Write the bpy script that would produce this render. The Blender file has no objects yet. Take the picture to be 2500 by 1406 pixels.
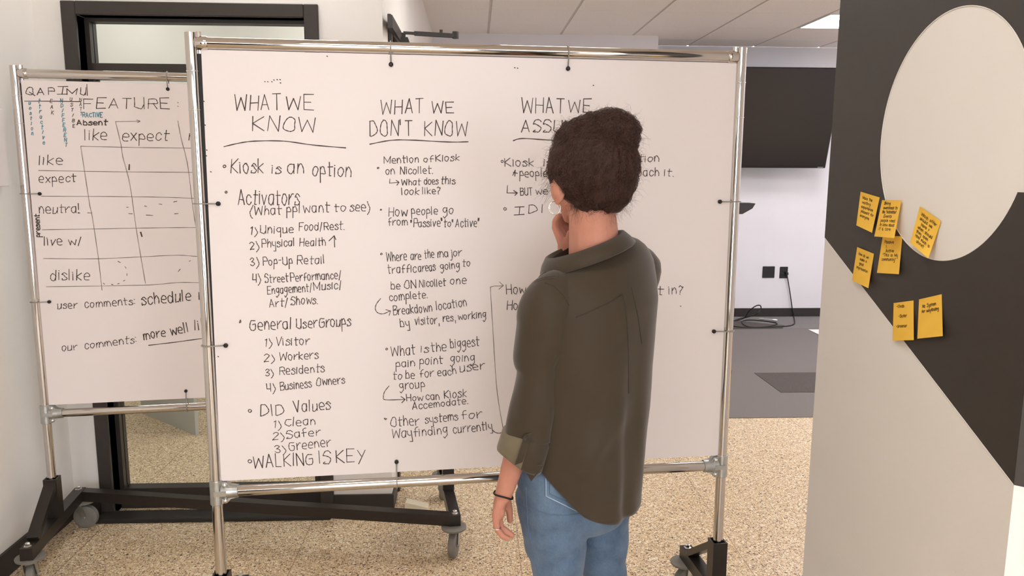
import bpy, math, random
import numpy as np
from mathutils import Vector, Matrix
from mathutils.bvhtree import BVHTree
from mathutils import noise as mnoise

# ------------------------------------------------------------------ camera, world, exposure
sc = bpy.context.scene
COL = sc.collection
F_PX, PITCH, YAW, ROLL, EYE = 1891.76, .1545, .0478, .0047, 1.5

def _axes():
    cy, sy, c, s = math.cos(YAW), math.sin(YAW), math.cos(PITCH), math.sin(PITCH)
    r0 = Vector((cy, -sy, 0)); fw = Vector((sy*c, cy*c, -s)); u0 = r0.cross(fw)
    cr, sr = math.cos(ROLL), math.sin(ROLL)
    return r0*cr + u0*sr, u0*cr - r0*sr, fw
AX_R, AX_U, AX_F = _axes()
cam_data = bpy.data.cameras.new('camera'); cam = bpy.data.objects.new('camera', cam_data); COL.objects.link(cam)
M4 = Matrix((AX_R, AX_U, -AX_F)).transposed().to_4x4(); M4.translation = (0, 0, EYE)
cam.matrix_world = M4
cam_data.sensor_width = 36; cam_data.lens = 36*F_PX/2500; cam_data.clip_start = .02
sc.camera = cam
sc.view_settings.view_transform = 'Standard'; sc.view_settings.look = 'None'
sc.view_settings.gamma = 1; sc.view_settings.use_curve_mapping = False
sc.view_settings.exposure = 0.17
sc.cycles.max_bounces = 8; sc.cycles.diffuse_bounces = 5
world = bpy.data.worlds.new('world'); sc.world = world; world.use_nodes = True
world.node_tree.nodes['Background'].inputs[0].default_value = (.95, 1, 1.09, 1)
world.node_tree.nodes['Background'].inputs[1].default_value = 5.0
LIGHT_WARM = (1, 1, 1.0); LIGHT_POWER = 9.0
LIGHT_COOL = (.98, .96, 1.0); LIGHT_POWER_FAR = 16.5

# surveying helpers: where the line of sight through a pixel of the 2500x1406 photograph meets a real plane
def ray(x, y): return AX_F + AX_R*((x-1250)/F_PX) - AX_U*((y-703)/F_PX)
def on_y(x, y, Y): d = ray(x, y); return d*(Y/d.y) + Vector((0, 0, EYE))
def on_x(x, y, X): d = ray(x, y); return d*(X/d.x) + Vector((0, 0, EYE))
def on_z(x, y, z=0.): d = ray(x, y); return d*((z-EYE)/d.z) + Vector((0, 0, EYE))
def on_v(x, y, A, B, off=0.):
    """vertical plane through A and B (xy), moved off metres towards the camera side"""
    n = Vector((B[1]-A[1], -(B[0]-A[0]), 0)).normalized(); d = ray(x, y)
    p = Vector((A[0], A[1], 0)) + n*off
    return d*(n.dot(p)/n.dot(d)) + Vector((0, 0, EYE))

# ------------------------------------------------------------------ object helpers
def tag(o, label=None, cat=None, group=None, kind=None):
    if label: o['label'] = label
    if cat: o['category'] = cat
    if group: o['group'] = group
    if kind: o['kind'] = kind
    return o
def empty(name, loc=(0, 0, 0), rz=0):
    o = bpy.data.objects.new(name, None); COL.objects.link(o); o.location = loc; o.rotation_euler = (0, 0, rz)
    o.empty_display_size = .05
    return o
def mesh_obj(name, verts, faces, mat, parent=None, smooth=False, edges=()):
    me = bpy.data.meshes.new(name); me.from_pydata([tuple(v) for v in verts], list(edges), faces); me.update()
    if isinstance(mat, (list, tuple)):
        for m in mat: me.materials.append(m)
    elif mat: me.materials.append(mat)
    if smooth: me.polygons.foreach_set('use_smooth', [True]*len(me.polygons))
    o = bpy.data.objects.new(name, me); COL.objects.link(o)
    if parent: o.parent = parent
    return o

class MB:
    def __init__(s): s.v = []; s.f = []
    def add(s, vs, fs):
        k = len(s.v); s.v += [Vector(v) for v in vs]; s.f += [tuple(i+k for i in f) for f in fs]; return s
    def box(s, lo, hi, bev=0.):
        x0, y0, z0 = lo; x1, y1, z1 = hi
        if bev <= 0:
            return s.add([(x0,y0,z0),(x1,y0,z0),(x1,y1,z0),(x0,y1,z0),(x0,y0,z1),(x1,y0,z1),(x1,y1,z1),(x0,y1,z1)],
                         [(3,2,1,0),(4,5,6,7),(0,1,5,4),(1,2,6,5),(2,3,7,6),(3,0,4,7)])
        b = min(bev, (x1-x0)/2.01, (y1-y0)/2.01, (z1-z0)/2.01)
        P = []; idx = {}
        for ix, X in enumerate((x0, x1)):
            for iy, Y in enumerate((y0, y1)):
                for iz, Z in enumerate((z0, z1)):
                    sx, sy, sz = (1-2*ix)*b, (1-2*iy)*b, (1-2*iz)*b
                    idx[ix,iy,iz,0] = len(P); P.append((X, Y+sy, Z+sz))
                    idx[ix,iy,iz,1] = len(P); P.append((X+sx, Y, Z+sz))
                    idx[ix,iy,iz,2] = len(P); P.append((X+sx, Y+sy, Z))
        Fc = []
        def q(*k): Fc.append(tuple(idx[a] for a in k))
        for i in (0, 1):
            q((i,0,0,0),(i,1,0,0),(i,1,1,0),(i,0,1,0)); q((0,i,0,1),(1,i,0,1),(1,i,1,1),(0,i,1,1)); q((0,0,i,2),(1,0,i,2),(1,1,i,2),(0,1,i,2))
        for i in (0, 1):
            for j in (0, 1):
                q((i,j,0,0),(i,j,1,0),(i,j,1,1),(i,j,0,1)); q((i,0,j,0),(i,1,j,0),(i,1,j,2),(i,0,j,2)); q((0,i,j,1),(1,i,j,1),(1,i,j,2),(0,i,j,2))
                for k in (0, 1): q((i,j,k,0),(i,j,k,1),(i,j,k,2))
        return s.add(P, Fc)
    def bar(s, A, B, w, h, up=(0, 0, 1)):
        A, B = Vector(A), Vector(B); d = (B-A).normalized(); up = Vector(up); side = d.cross(up).normalized(); u = side.cross(d)
        c = [(-1,-1),(1,-1),(1,1),(-1,1)]
        vs = [A+side*(w/2*a)+u*(h/2*b) for a, b in c] + [B+side*(w/2*a)+u*(h/2*b) for a, b in c]
        return s.add(vs, [(3,2,1,0),(4,5,6,7),(0,1,5,4),(1,2,6,5),(2,3,7,6),(3,0,4,7)])
    def tube(s, path, r, n=12, closed=False, cap=True):
        P = [Vector(p) for p in path]; m = len(P)
        rs = r if hasattr(r, '__len__') else [r]*m
        vs = []; prev = None
        for i, p in enumerate(P):
            a = P[(i-1) % m] if (closed or i) else P[0]; b = P[(i+1) % m] if (closed or i < m-1) else P[-1]
            d = (b-a)
            if d.length < 1e-9: d = Vector((0, 0, 1))
            d.normalize()
            if prev is None:
                t = Vector((0, 0, 1)) if abs(d.z) < .9 else Vector((1, 0, 0)); u = d.cross(t).normalized()
            else:
                u = (prev - d*prev.dot(d))
                if u.length < 1e-6: u = d.orthogonal()
                u.normalize()
            prev = u; w = d.cross(u)
            vs += [p + (u*math.cos(2*math.pi*k/n)+w*math.sin(2*math.pi*k/n))*rs[i] for k in range(n)]
        fs = []
        for i in range(m if closed else m-1):
            j = (i+1) % m
            fs += [(i*n+k, i*n+(k+1) % n, j*n+(k+1) % n, j*n+k) for k in range(n)]
        if cap and not closed:
            fs.append(tuple(range(n-1, -1, -1))); fs.append(tuple((m-1)*n+k for k in range(n)))
        return s.add(vs, fs)
    def lathe(s, c, axis, prof, n=24):
        """prof: (distance along axis, radius)"""
        axis = Vector(axis).normalized(); return s.tube([Vector(c)+axis*t for t, r in prof], [r for t, r in prof], n) if 0 else s._lathe(Vector(c), axis, prof, n)
    def _lathe(s, c, ax, prof, n):
        u = ax.orthogonal().normalized(); w = ax.cross(u); vs = []; fs = []
        for t, r in prof: vs += [c+ax*t+(u*math.cos(2*math.pi*k/n)+w*math.sin(2*math.pi*k/n))*r for k in range(n)]
        for i in range(len(prof)-1): fs += [(i*n+k, i*n+(k+1) % n, (i+1)*n+(k+1) % n, (i+1)*n+k) for k in range(n)]
        if prof[0][1] > 1e-6: fs.append(tuple(range(n-1, -1, -1)))
        if prof[-1][1] > 1e-6: fs.append(tuple((len(prof)-1)*n+k for k in range(n)))
        return s.add(vs, fs)
    def prism(s, poly, axis, a, b):
        """poly of 2d points, extruded along axis 'x','y','z' from a to b"""
        def mk(p, t): return {'x': (t, p[0], p[1]), 'y': (p[0], t, p[1]), 'z': (p[0], p[1], t)}[axis]
        n = len(poly); vs = [mk(p, a) for p in poly]+[mk(p, b) for p in poly]
        return s.add(vs, [tuple(range(n-1, -1, -1)), tuple(range(n, 2*n))]+[(i, (i+1) % n, n+(i+1) % n, n+i) for i in range(n)])
    def ellipsoid(s, c, r, R=None, nu=20, nv=12):
        c = Vector(c); vs = []; fs = []
        for j in range(1, nv):
            t = math.pi*j/nv
            for i in range(nu):
                p = 2*math.pi*i/nu; v = Vector((r[0]*math.sin(t)*math.cos(p), r[1]*math.sin(t)*math.sin(p), r[2]*math.cos(t)))
                vs.append(c+(R @ v if R else v))
        top = Vector((0, 0, r[2])); vs.append(c+(R @ top if R else top)); vs.append(c-(R @ top if R else top))
        for j in range(nv-2):
            fs += [(j*nu+i, (j+1)*nu+i, (j+1)*nu+(i+1) % nu, j*nu+(i+1) % nu) for i in range(nu)]
        fs += [(len(vs)-2, i, (i+1) % nu) for i in range(nu)]
        fs += [(len(vs)-1, (nv-2)*nu+(i+1) % nu, (nv-2)*nu+i) for i in range(nu)]
        return s.add(vs, fs)
    def capsule(s, A, B, ra, rb, n=12):
        A, B = Vector(A), Vector(B); d = (B-A); L = d.length; d = d/L if L > 1e-6 else Vector((0, 0, 1))
        prof = [(-ra*math.cos(a), max(ra*math.sin(a), 1e-7)) for a in (0, .4, .8, 1.2)] + [(0, ra), (L, rb)] + [(L+rb*math.cos(a), max(rb*math.sin(a), 1e-7)) for a in (1.2, .8, .4, 0)]
        return s._lathe(A, d, prof, n)
    def loft(s, rings, cap=True, closed=True):
        n = len(rings[0]); vs = [p for r in rings for p in r]; fs = []
        for i in range(len(rings)-1):
            for k in range(n if closed else n-1): fs.append((i*n+k, i*n+(k+1) % n, (i+1)*n+(k+1) % n, (i+1)*n+k))
        if cap: fs.append(tuple(range(n-1, -1, -1))); fs.append(tuple((len(rings)-1)*n+k for k in range(n)))
        return s.add(vs, fs)
    def build(s, name, mat, parent=None, smooth=False, angle=None):
        o = mesh_obj(name, s.v, s.f, mat, parent, smooth)
        if angle:
            sm = o.data; sm.polygons.foreach_set('use_smooth', [True]*len(sm.polygons))
            try: sm.set_sharp_from_angle(angle=angle)
            except Exception: pass
        return o

# ------------------------------------------------------------------ materials
def mat(name, col, rough=.6, metal=0., spec=.5, emit=None, emit_s=0., trans=0., ior=1.45, sheen=0., sss=0., coat=0.):
    m = bpy.data.materials.new(name); m.use_nodes = True; b = m.node_tree.nodes['Principled BSDF']
    b.inputs['Base Color'].default_value = (*col, 1); b.inputs['Roughness'].default_value = rough; b.inputs['Metallic'].default_value = metal
    b.inputs['Specular IOR Level'].default_value = spec; b.inputs['IOR'].default_value = ior
    if emit: b.inputs['Emission Color'].default_value = (*emit, 1); b.inputs['Emission Strength'].default_value = emit_s
    if trans: b.inputs['Transmission Weight'].default_value = trans
    if sheen: b.inputs['Sheen Weight'].default_value = sheen
    if sss:
        b.inputs['Subsurface Weight'].default_value = sss; b.inputs['Subsurface Radius'].default_value = (.012, .005, .003); b.inputs['Subsurface Scale'].default_value = 1.
    if coat: b.inputs['Coat Weight'].default_value = coat
    return m
def nodes(m): return m.node_tree.nodes, m.node_tree.links, m.node_tree.nodes['Principled BSDF']
def add_noise(m, scale=20, amount=.08, bump=0., bscale=None, detail=4, stretch=None, colour=True):
    """mottles the base colour and adds fine relief, in object coordinates"""
    N, L, b = nodes(m)
    tc = N.new('ShaderNodeTexCoord'); src = tc.outputs['Object']
    if stretch:
        mp = N.new('ShaderNodeMapping'); mp.inputs['Scale'].default_value = stretch; L.new(src, mp.inputs['Vector']); src = mp.outputs[0]
    if colour:
        n = N.new('ShaderNodeTexNoise'); n.inputs['Scale'].default_value = scale; n.inputs['Detail'].default_value = detail; L.new(src, n.inputs['Vector'])
        c = b.inputs['Base Color'].default_value[:]
        r = N.new('ShaderNodeValToRGB'); r.color_ramp.elements[0].position = .3; r.color_ramp.elements[1].position = .7
        r.color_ramp.elements[0].color = tuple(max(0, x*(1-amount)) for x in c[:3])+(1,); r.color_ramp.elements[1].color = tuple(min(1, x*(1+amount)) for x in c[:3])+(1,)
        L.new(n.outputs[0], r.inputs[0]); L.new(r.outputs[0], b.inputs['Base Color'])
    if bump:
        n2 = N.new('ShaderNodeTexNoise'); n2.inputs['Scale'].default_value = bscale or scale*4; n2.inputs['Detail'].default_value = 3; L.new(src, n2.inputs['Vector'])
        bp = N.new('ShaderNodeBump'); bp.inputs['Strength'].default_value = bump; bp.inputs['Distance'].default_value = .002
        L.new(n2.outputs[0], bp.inputs['Height']); L.new(bp.outputs[0], b.inputs['Normal'])
    return m
def s2l(r, g, b):
    f = lambda c: ((c/255+.055)/1.055)**2.4 if c > 10 else c/255/12.92
    return (f(r), f(g), f(b))

M = {}
M['wall'] = add_noise(mat('wall_paint', s2l(238, 234, 228), .75, spec=.3), 3, .02, .12, 220)
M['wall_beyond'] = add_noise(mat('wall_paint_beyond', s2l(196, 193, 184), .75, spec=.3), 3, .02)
M['wall_cool'] = add_noise(mat('wall_paint_cool', s2l(226, 224, 228), .75, spec=.3), 3, .02, .12, 220)
M['ceiling'] = add_noise(mat('ceiling_tile_mineral', s2l(248, 240, 232), .9, spec=.1), 60, .03, .3, 400)
M['grid'] = mat('ceiling_grid_metal', s2l(206, 196, 186), .5)
M['black_paint'] = add_noise(mat('black_door_paint', s2l(60, 54, 50), .38, spec=.5), 30, .05)
M['baseboard'] = add_noise(mat('black_vinyl_baseboard', s2l(46, 41, 38), .45), 30, .05)
M['vinyl'] = add_noise(mat('black_wall_graphic', s2l(62, 57, 53), .5, spec=.4), 40, .04, .05, 500)
M['vinyl_edge'] = mat('cut_vinyl_edge', s2l(240, 236, 230), .6)
M['board'] = mat('whiteboard_sheet', s2l(238, 229, 226), .5, spec=.3)
M['board_edge'] = mat('board_edge_black', s2l(26, 24, 22), .5)
M['ink'] = mat('black_marker_ink', s2l(78, 69, 64), .6, spec=.2)
M['ink_grey'] = mat('faded_marker_ink', s2l(112, 102, 96), .6, spec=.2)
M['ink_teal'] = mat('teal_marker_ink', s2l(70, 140, 158), .6, spec=.2)
M['chrome'] = mat('chrome_tube', (.60, .575, .55), .07, 1.)
M['zinc'] = add_noise(mat('galvanised_steel', (.50, .52, .51), .33, 1.), 60, .1, .1, 300)
M['bolt'] = mat('bolt_steel', (.7, .7, .68), .25, 1.)
M['rack_black'] = add_noise(mat('black_powder_coat', s2l(40, 34, 30), .36, spec=.5), 60, .06, .08, 500)
M['rubber'] = add_noise(mat('grey_rubber', s2l(122, 118, 110), .6), 40, .06)
M['hub'] = mat('dark_hub_plastic', s2l(40, 36, 32), .5)
M['tie'] = mat('clear_zip_tie', s2l(176, 170, 162), .4, trans=.3)
M['tie_black'] = mat('black_zip_tie_head', s2l(26, 24, 24), .4)
M['glass'] = mat('window_glass', (.95, .97, .96), .02, spec=.5, trans=1., ior=1.05)
M['tv'] = mat('television_screen', s2l(36, 33, 33), .22, spec=.5)
M['tv_bezel'] = mat('television_bezel', s2l(22, 20, 20), .35)
M['tv_text'] = mat('television_badge', s2l(190, 190, 190), .4, 0.)
M['outlet'] = mat('black_outlet_plate', s2l(30, 28, 30), .45)
M['cable'] = mat('black_cable', s2l(34, 32, 32), .5)
M['plug_silver'] = mat('silver_connector', (.75, .76, .77), .25, .9)
M['note'] = add_noise(mat('orange_note_paper', s2l(255, 204, 84), .8, spec=.2), 30, .03)
M['note_ink'] = mat('note_pen_ink', s2l(88, 66, 24), .7)
M['card'] = mat('cream_card', s2l(228, 218, 192), .7)
M['white_card'] = mat('white_paper', s2l(235, 232, 230), .7)
M['troffer'] = mat('light_frame', s2l(220, 216, 210), .5)
M['strip'] = mat('divider_strip_metal', s2l(158, 132, 100), .5, .2)
M['skirt_grey'] = mat('grey_corner_cap', s2l(140, 134, 128), .6)

def light_mat(name, col, power):
    return mat(name, (.9, .9, .9), .5, emit=col, emit_s=power)
M['diffuser_warm'] = light_mat('lit_diffuser_warm', LIGHT_WARM, LIGHT_POWER)
M['diffuser_cool'] = light_mat('lit_diffuser_cool', LIGHT_COOL, LIGHT_POWER_FAR)

def terrazzo():
    m = mat('terrazzo', s2l(206, 178, 140), .32, spec=.4); N, L, b = nodes(m)
    tc = N.new('ShaderNodeTexCoord')
    # wobble so that the chips are shards, not circles
    wn = N.new('ShaderNodeTexNoise'); wn.inputs['Scale'].default_value = 55; wn.inputs['Detail'].default_value = 2; L.new(tc.outputs['Object'], wn.inputs['Vector'])
    mx = N.new('ShaderNodeVectorMath'); mx.operation = 'MULTIPLY_ADD'; mx.inputs[1].default_value = (.010, .010, .0); L.new(wn.outputs['Color'], mx.inputs[0]); L.new(tc.outputs['Object'], mx.inputs[2])
    def chips(scale, lo, hi, off):
        mp = N.new('ShaderNodeMapping'); mp.inputs['Location'].default_value = (off, off*1.7, 0); L.new(mx.outputs[0], mp.inputs['Vector'])
        v = N.new('ShaderNodeTexVoronoi'); v.voronoi_dimensions = '2D'; v.inputs['Scale'].default_value = scale; L.new(mp.outputs[0], v.inputs['Vector'])
        sx = N.new('ShaderNodeSeparateColor'); L.new(v.outputs['Color'], sx.inputs[0])
        pick = N.new('ShaderNodeMath'); pick.operation = 'GREATER_THAN'; pick.inputs[1].default_value = lo; L.new(sx.outputs[0], pick.inputs[0])
        sz = N.new('ShaderNodeMath'); sz.operation = 'MULTIPLY'; sz.inputs[1].default_value = hi; L.new(sx.outputs[1], sz.inputs[0])
        szo = N.new('ShaderNodeMath'); szo.operation = 'ADD'; szo.inputs[1].default_value = .12; L.new(sz.outputs[0], szo.inputs[0])
        ins = N.new('ShaderNodeMath'); ins.operation = 'LESS_THAN'; L.new(v.outputs['Distance'], ins.inputs[0]); L.new(szo.outputs[0], ins.inputs[1])
        o = N.new('ShaderNodeMath'); o.operation = 'MULTIPLY'; L.new(pick.outputs[0], o.inputs[0]); L.new(ins.outputs[0], o.inputs[1])
        return o.outputs[0], sx.outputs[2]
    prev = None
    base = N.new('ShaderNodeTexNoise'); base.inputs['Scale'].default_value = 70; base.inputs['Detail'].default_value = 5; L.new(tc.outputs['Object'], base.inputs['Vector'])
    rb = N.new('ShaderNodeValToRGB'); e = rb.color_ramp.elements; e[0].position = .36; e[0].color = (*s2l(206, 181, 142), 1); e[1].position = .62; e[1].color = (*s2l(230, 208, 170), 1)
    L.new(base.outputs[0], rb.inputs[0]); prev = rb.outputs[0]
    for scale, lo, hi, off, col in ((100, .35, .40, 5.1, s2l(238, 222, 194)), (125, .55, .42, 9.3, s2l(206, 176, 138)), (140, .58, .34, 1.3, s2l(150, 122, 94)), (160, .66, .32, 7.7, s2l(92, 72, 58)), (105, .80, .36, 3.9, s2l(248, 238, 220)), (90, .93, .34, 13.3, s2l(96, 76, 60))):
        msk, _ = chips(scale, lo, hi, off)
        mix = N.new('ShaderNodeMix'); mix.data_type = 'RGBA'; L.new(msk, mix.inputs['Factor']); L.new(prev, mix.inputs['A']); mix.inputs['B'].default_value = (*col, 1); prev = mix.outputs['Result']
    L.new(prev, b.inputs['Base Color'])
    return m
M['terrazzo'] = terrazzo()

def carpet(name, col):
    m = mat(name, col, .95, spec=.1); add_noise(m, 240, .22, .5, 500, detail=6); return m
M['carpet'] = carpet('grey_carpet', s2l(124, 118, 115))
M['carpet_dark'] = carpet('dark_grey_carpet', s2l(92, 86, 83))
M['carpet_light'] = carpet('light_grey_carpet', s2l(128, 124, 123))

# ------------------------------------------------------------------ the room
CEIL = 2.666
YW1, XC, XL, YB = 3.26, -.37, -1.735, 7.666    # door wall, corner of the side wall, left wall, back wall
def struct(name, mb, m, parent=None, **k):
    o = mb.build(name, m, parent, **k)
    if not parent: o['kind'] = 'structure'
    return o

floor = struct('floor', MB().box((-4, -6.5, -.1), (5.5, 7.8, 0)), M['terrazzo'])
for x in (-1.565, -.698, .170, 1.037, 1.905):
    mb = MB().box((x-.0013, -3, -.004), (x+.0013, 4.46 if x > XC else 6, .0004)); mb.build('divider_strip', M['strip'], floor)
for y in (.85, 2.585, 4.32):
    for xa, xb in ((XL, 5.5),): MB().box((xa if y < 3.3 else -4, y-.0012, -.004), (xb if y < 3.3 else XC, y+.0012, .0003)).build('divider_strip', M['strip'], floor)

cp = struct('floor_carpet', MB().box((-.3, 4.46, 0), (5.5, 7.66, .004)), M['carpet']); cp['label'] = 'grey carpet covering the far half of the floor'
for name, m, pts in (('carpet_tile', 'carpet_dark', [(1845, 912), (None, 912), (None, 960), (1905, 960)]),):
    a = on_z(1845, 912); b = on_z(1905, 960)
    t = MB().box((2.06, b.y, .0035), (3.0, a.y, .0065)).build('carpet_tile', M['carpet_dark'], cp); t['label'] = 'darker grey carpet tile'
y1 = on_z(1800, 804).y
t = MB().box((2.0, y1, .0035), (5.4, 7.64, .0062)).build('carpet_tile', M['carpet_light'], cp); t['label'] = 'lighter grey carpet band along the far wall'
t = MB().prism([(2.0, y1), (2.9, y1), (2.98, 7.2), (2.55, 7.45), (2.2, 7.45), (2.0, 7.2)], 'z', .004, .0075).build('carpet_tile', M['carpet_dark'], cp); t['label'] = 'dark grey carpet tile near the far wall'

def wall(name, lo, hi, m='wall'): return struct(name, MB().box(lo, hi), M[m])
wall('wall_left', (XL-.12, -3, 0), (XL, YW1+.1, CEIL))
wall('wall_back', (XC-.1, YB, 0), (5.6, YB+.1, CEIL), 'wall_cool')
wall('wall_right_far', (5.5, -3, 0), (5.6, YB, CEIL), 'wall_cool')
wall('wall_back_projecting', (XC, 7.105, 0), (1.638, YB, CEIL), 'wall_cool')
# the door wall, with its opening
DX0, DX1, DZ = -1.566, -.680, 2.085
mb = MB(); mb.box((XL-2.2, YW1, 0), (DX0, YW1+.13, CEIL)); mb.box((DX1, YW1, 0), (XC, YW1+.13, CEIL)); mb.box((DX0, YW1, DZ), (DX1, YW1+.13, CEIL))
struct('wall_back_left', mb, M['wall'])
# side wall running away from the corner, with a door opening
SY0, SY1, SZ = 3.47, 4.36, 2.07
mb = MB(); mb.box((XC-.13, YW1+.13, 0), (XC, SY0, CEIL)); mb.box((XC-.13, SY1, 0), (XC, YB, CEIL)); mb.box((XC-.13, SY0, SZ), (XC, SY1, CEIL))
struct('wall_side', mb, M['wall'])
# the room beyond the glass
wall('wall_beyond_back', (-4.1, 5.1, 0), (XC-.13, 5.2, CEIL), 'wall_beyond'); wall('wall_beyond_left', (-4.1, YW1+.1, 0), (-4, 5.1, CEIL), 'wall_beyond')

# unseen dark frame added behind the viewer, streaking the chrome; world light enters between
wf = empty('added_front_frame'); wf['kind'] = 'structure'
for x in [XL+.07+.92*i for i in range(8)]: MB().box((x-.06, -3.1, 0), (x+.06, -3, CEIL)).build('added_mullion', M['black_paint'], wf)
for x0, x1 in ((XL+.13, XL+.92), (XL+2.9, XL+3.69), (XL+5.6, XL+6.4)): MB().box((x0, -3.07, 0), (x1, -3.03, 2.1)).build('door_leaf', M['black_paint'], wf)  # leaves too are added, dark shapes for the chrome to reflect
for z0, z1 in ((2.25, 2.4), (0, .12)): MB().box((XL, -3.09, z0), (5.5, -3.01, z1)).build('added_rail', M['black_paint'], wf)
# baseboards
def bb(name, lo, hi): return struct(name, MB().box(lo, hi), M['baseboard'])
bb('baseboard_left', (XL, -3, 0), (XL+.012, YW1, .095))
bb('baseboard_back_left', (DX1+.057, YW1-.012, 0), (XC+.008, YW1, .075))
bb('baseboard_back_left_end', (XL+.012, YW1-.012, 0), (-1.622, YW1, .09))
bb('baseboard_side', (XC, YW1, 0), (XC+.008, SY0-.056, .075))
bb('baseboard_side_far', (XC, SY1+.056, 0), (XC+.01, 7.105, .09))
bb('baseboard_back', (1.638, YB-.012, 0.004), (5.5, YB, .09))
bb('baseboard_back_projecting', (XC, 7.093, 0.004), (1.65, 7.105, .09))

# ceiling: slab, tiles, grid bars
TX, TY, PX, PY = .1176, 6.654, .6447, .6147
ceil = struct('ceiling', MB().box((-4, -3, CEIL+.02), (5.5, YB, CEIL+.12)), M['ceiling'])
lights = {(4, 0): 'c', (4, -2): 'c', (2, -3): 'c', (0, -4): 'w', (-1, -9): 'w', (1, -12): 'w', (3, -8): 'w', (4, -12): 'w', (6, -8): 'c', (7, 0): 'c', (7, -4): 'c', (-4, -3): 'w', (-2, -3): 'w', (-2, -5): 'w', (6, -3): 'c', (-1, -15): 'w'}  # one panel is seen; several others added to brighten walls, transom and carpet
tile = None
gap = .004
tm = MB().box((0, 0, 0), (PX-.020, PY-gap, .018)).build('ceiling_tile', M['ceiling'], ceil)
first = True
for i in range(-6, 9):
    for j in range(-15, 3):
        x0, y0 = TX+i*PX, TY+(j-1)*PY
        if x0 > 5.4 or x0 < -3.9 or y0 > 7.6 or (i, j) in lights: continue
        cut = (YB-y0)/PY if j == 2 else 1
        if x0+PX < XL and y0 < 3.2: continue
        o = tm if first else tm.copy()
        if not first: COL.objects.link(o)
        first = False
        o.parent = ceil; o.location = (x0+.010, y0+gap/2, CEIL); o.scale = (1, cut, 1)
for i in range(-6, 10):
    x = TX+i*PX
    if x < -3.9 or x > 5.45: continue
    MB().box((x-.0095, -3 if x > XL else 3.4, CEIL+.0035), (x+.0095, 7.66, CEIL+.014)).build('grid_bar', M['grid'], ceil)
for j in range(-15, 3):
    y = TY+(j-1)*PY
    if y > 7.6: continue
    MB().box((-3.95, y-.002, CEIL+.003), (5.45, y+.002, CEIL+.01)).build('grid_bar', M['grid'], ceil)
LNAME = {(4, 0): 'square ceiling light panel at the far right, beyond the big white circle'}
for k, ((i, j), c) in enumerate(lights.items()):
    x0, y0 = TX+i*PX, TY+(j-1)*PY
    L_ = empty('ceiling_light', (x0+PX/2, y0+PY/2, CEIL))
    tag(L_, LNAME.get((i, j), 'unseen recessed ceiling light panel, placed to light the room'), 'ceiling light', 'recessed ceiling light panels')
    a, b = PX/2-.01, PY/2-.004
    mb = MB()
    for lo, hi in (((-a, -b, -.002), (a, -b+.02, .016)), ((-a, b-.02, -.002), (a, b, .016)), ((-a, -b+.02, -.002), (-a+.02, b-.02, .016)), ((a-.02, -b+.02, -.002), (a, b-.02, .016))): mb.box(lo, hi)
    mb.build('frame', M['troffer'], L_)
    MB().box((-a+.02, -b+.02, .006), (a-.02, b-.02, .014)).build('diffuser', M['diffuser_warm' if c == 'w' else 'diffuser_cool'], L_)

# door_1: black frame, transom, glazed leaf
d1 = empty('door_1', (0, 0, 0)); d1['kind'] = 'structure'
FX0, FX1, FZ = -1.622, -.623, 2.137
mb = MB()
mb.box((FX0, YW1-.014, 0), (DX0, YW1+.14, FZ), .003); mb.box((DX1, YW1-.014, 0), (FX1, YW1+.14, FZ), .003); mb.box((DX0, YW1-.014, DZ), (DX1, YW1+.14, FZ), .003)
mb.build('casing', M['black_paint'], d1)
GY = YW1+.085
zt = lambda y: on_y(400, y, GY).z
z_hi, z_lo, z_rail = zt(58), zt(158), zt(196)
gx0, gx1 = on_y(229, 100, GY).x, DX1-.005
mb = MB(); mb.box((DX0, GY-.03, .09), (gx0, GY+.03, DZ)); mb.box((DX1-.035, GY-.03, .09), (DX1, GY+.03, z_rail)); mb.box((DX1-.006, GY-.03, z_rail), (DX1, GY+.03, DZ))
mb.box((gx0, GY-.03, z_hi), (DX1, GY+.03, DZ)); mb.box((gx0, GY-.03, z_rail), (DX1, GY+.03, z_lo))
mb.build('jamb', M['black_paint'], d1)
MB().box((DX0, GY-.028, 0), (DX1, GY+.028, on_y(400, 1185, GY).z)).build('bottom_rail', M['black_paint'], d1)
MB().box((DX0-.05, YW1-.095, 0), (FX1, YW1-.0005, .018), .004).build('threshold', M['hub'], d1)
MB().box((gx0, GY-.003, .09), (DX1-.03, GY+.003, z_rail)).build('pane', M['glass'], d1)
MB().box((gx0, GY-.003, z_lo), (DX1-.004, GY+.003, z_hi)).build('pane', M['glass'], d1)
# screen standing in the room beyond
g = MB().bar((*on_z(350, 1008).xy, .55), (*on_z(482, 1062).xy, .55), .02, 1.1); 
g = g.build('partition_panel', mat('partition_grey', s2l(196, 196, 190), .6)); tag(g, 'pale grey partition standing beyond the glass door, low at left', 'partition')

# door_2 in the side wall with its closer
d2 = empty('door_2', (0, 0, 0)); d2['kind'] = 'structure'
ya = on_x(947, 60, XC).y
mb = MB(); t = .055
mb.box((XC-.14, ya-.012, 0), (XC+.016, ya+t-.012, 2.142), .003); mb.box((XC-.14, SY1-.01, 0), (XC+.016, SY1+.045, 2.142), .003); mb.box((XC-.14, ya+t-.012, 2.07), (XC+.016, SY1-.01, 2.142), .003)
mb.build('casing', M['black_paint'], d2)
mb = MB(); LY = SY1-.02
for lo, hi in (((XC+.02, LY-.045, .01), (XC+.11, LY, 2.06)), ((XC+.80, LY-.045, .01), (XC+.88, LY, 2.06)), ((XC+.11, LY-.045, .01), (XC+.80, LY, .22)), ((XC+.11, LY-.045, 1.97), (XC+.80, LY, 2.06))): mb.box(lo, hi)
lf = mb.build('door_leaf', M['black_paint'], d2)
MB().box((XC+.11, LY-.025, .22), (XC+.80, LY-.019, 1.97)).build('pane', M['glass'], lf)
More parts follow.
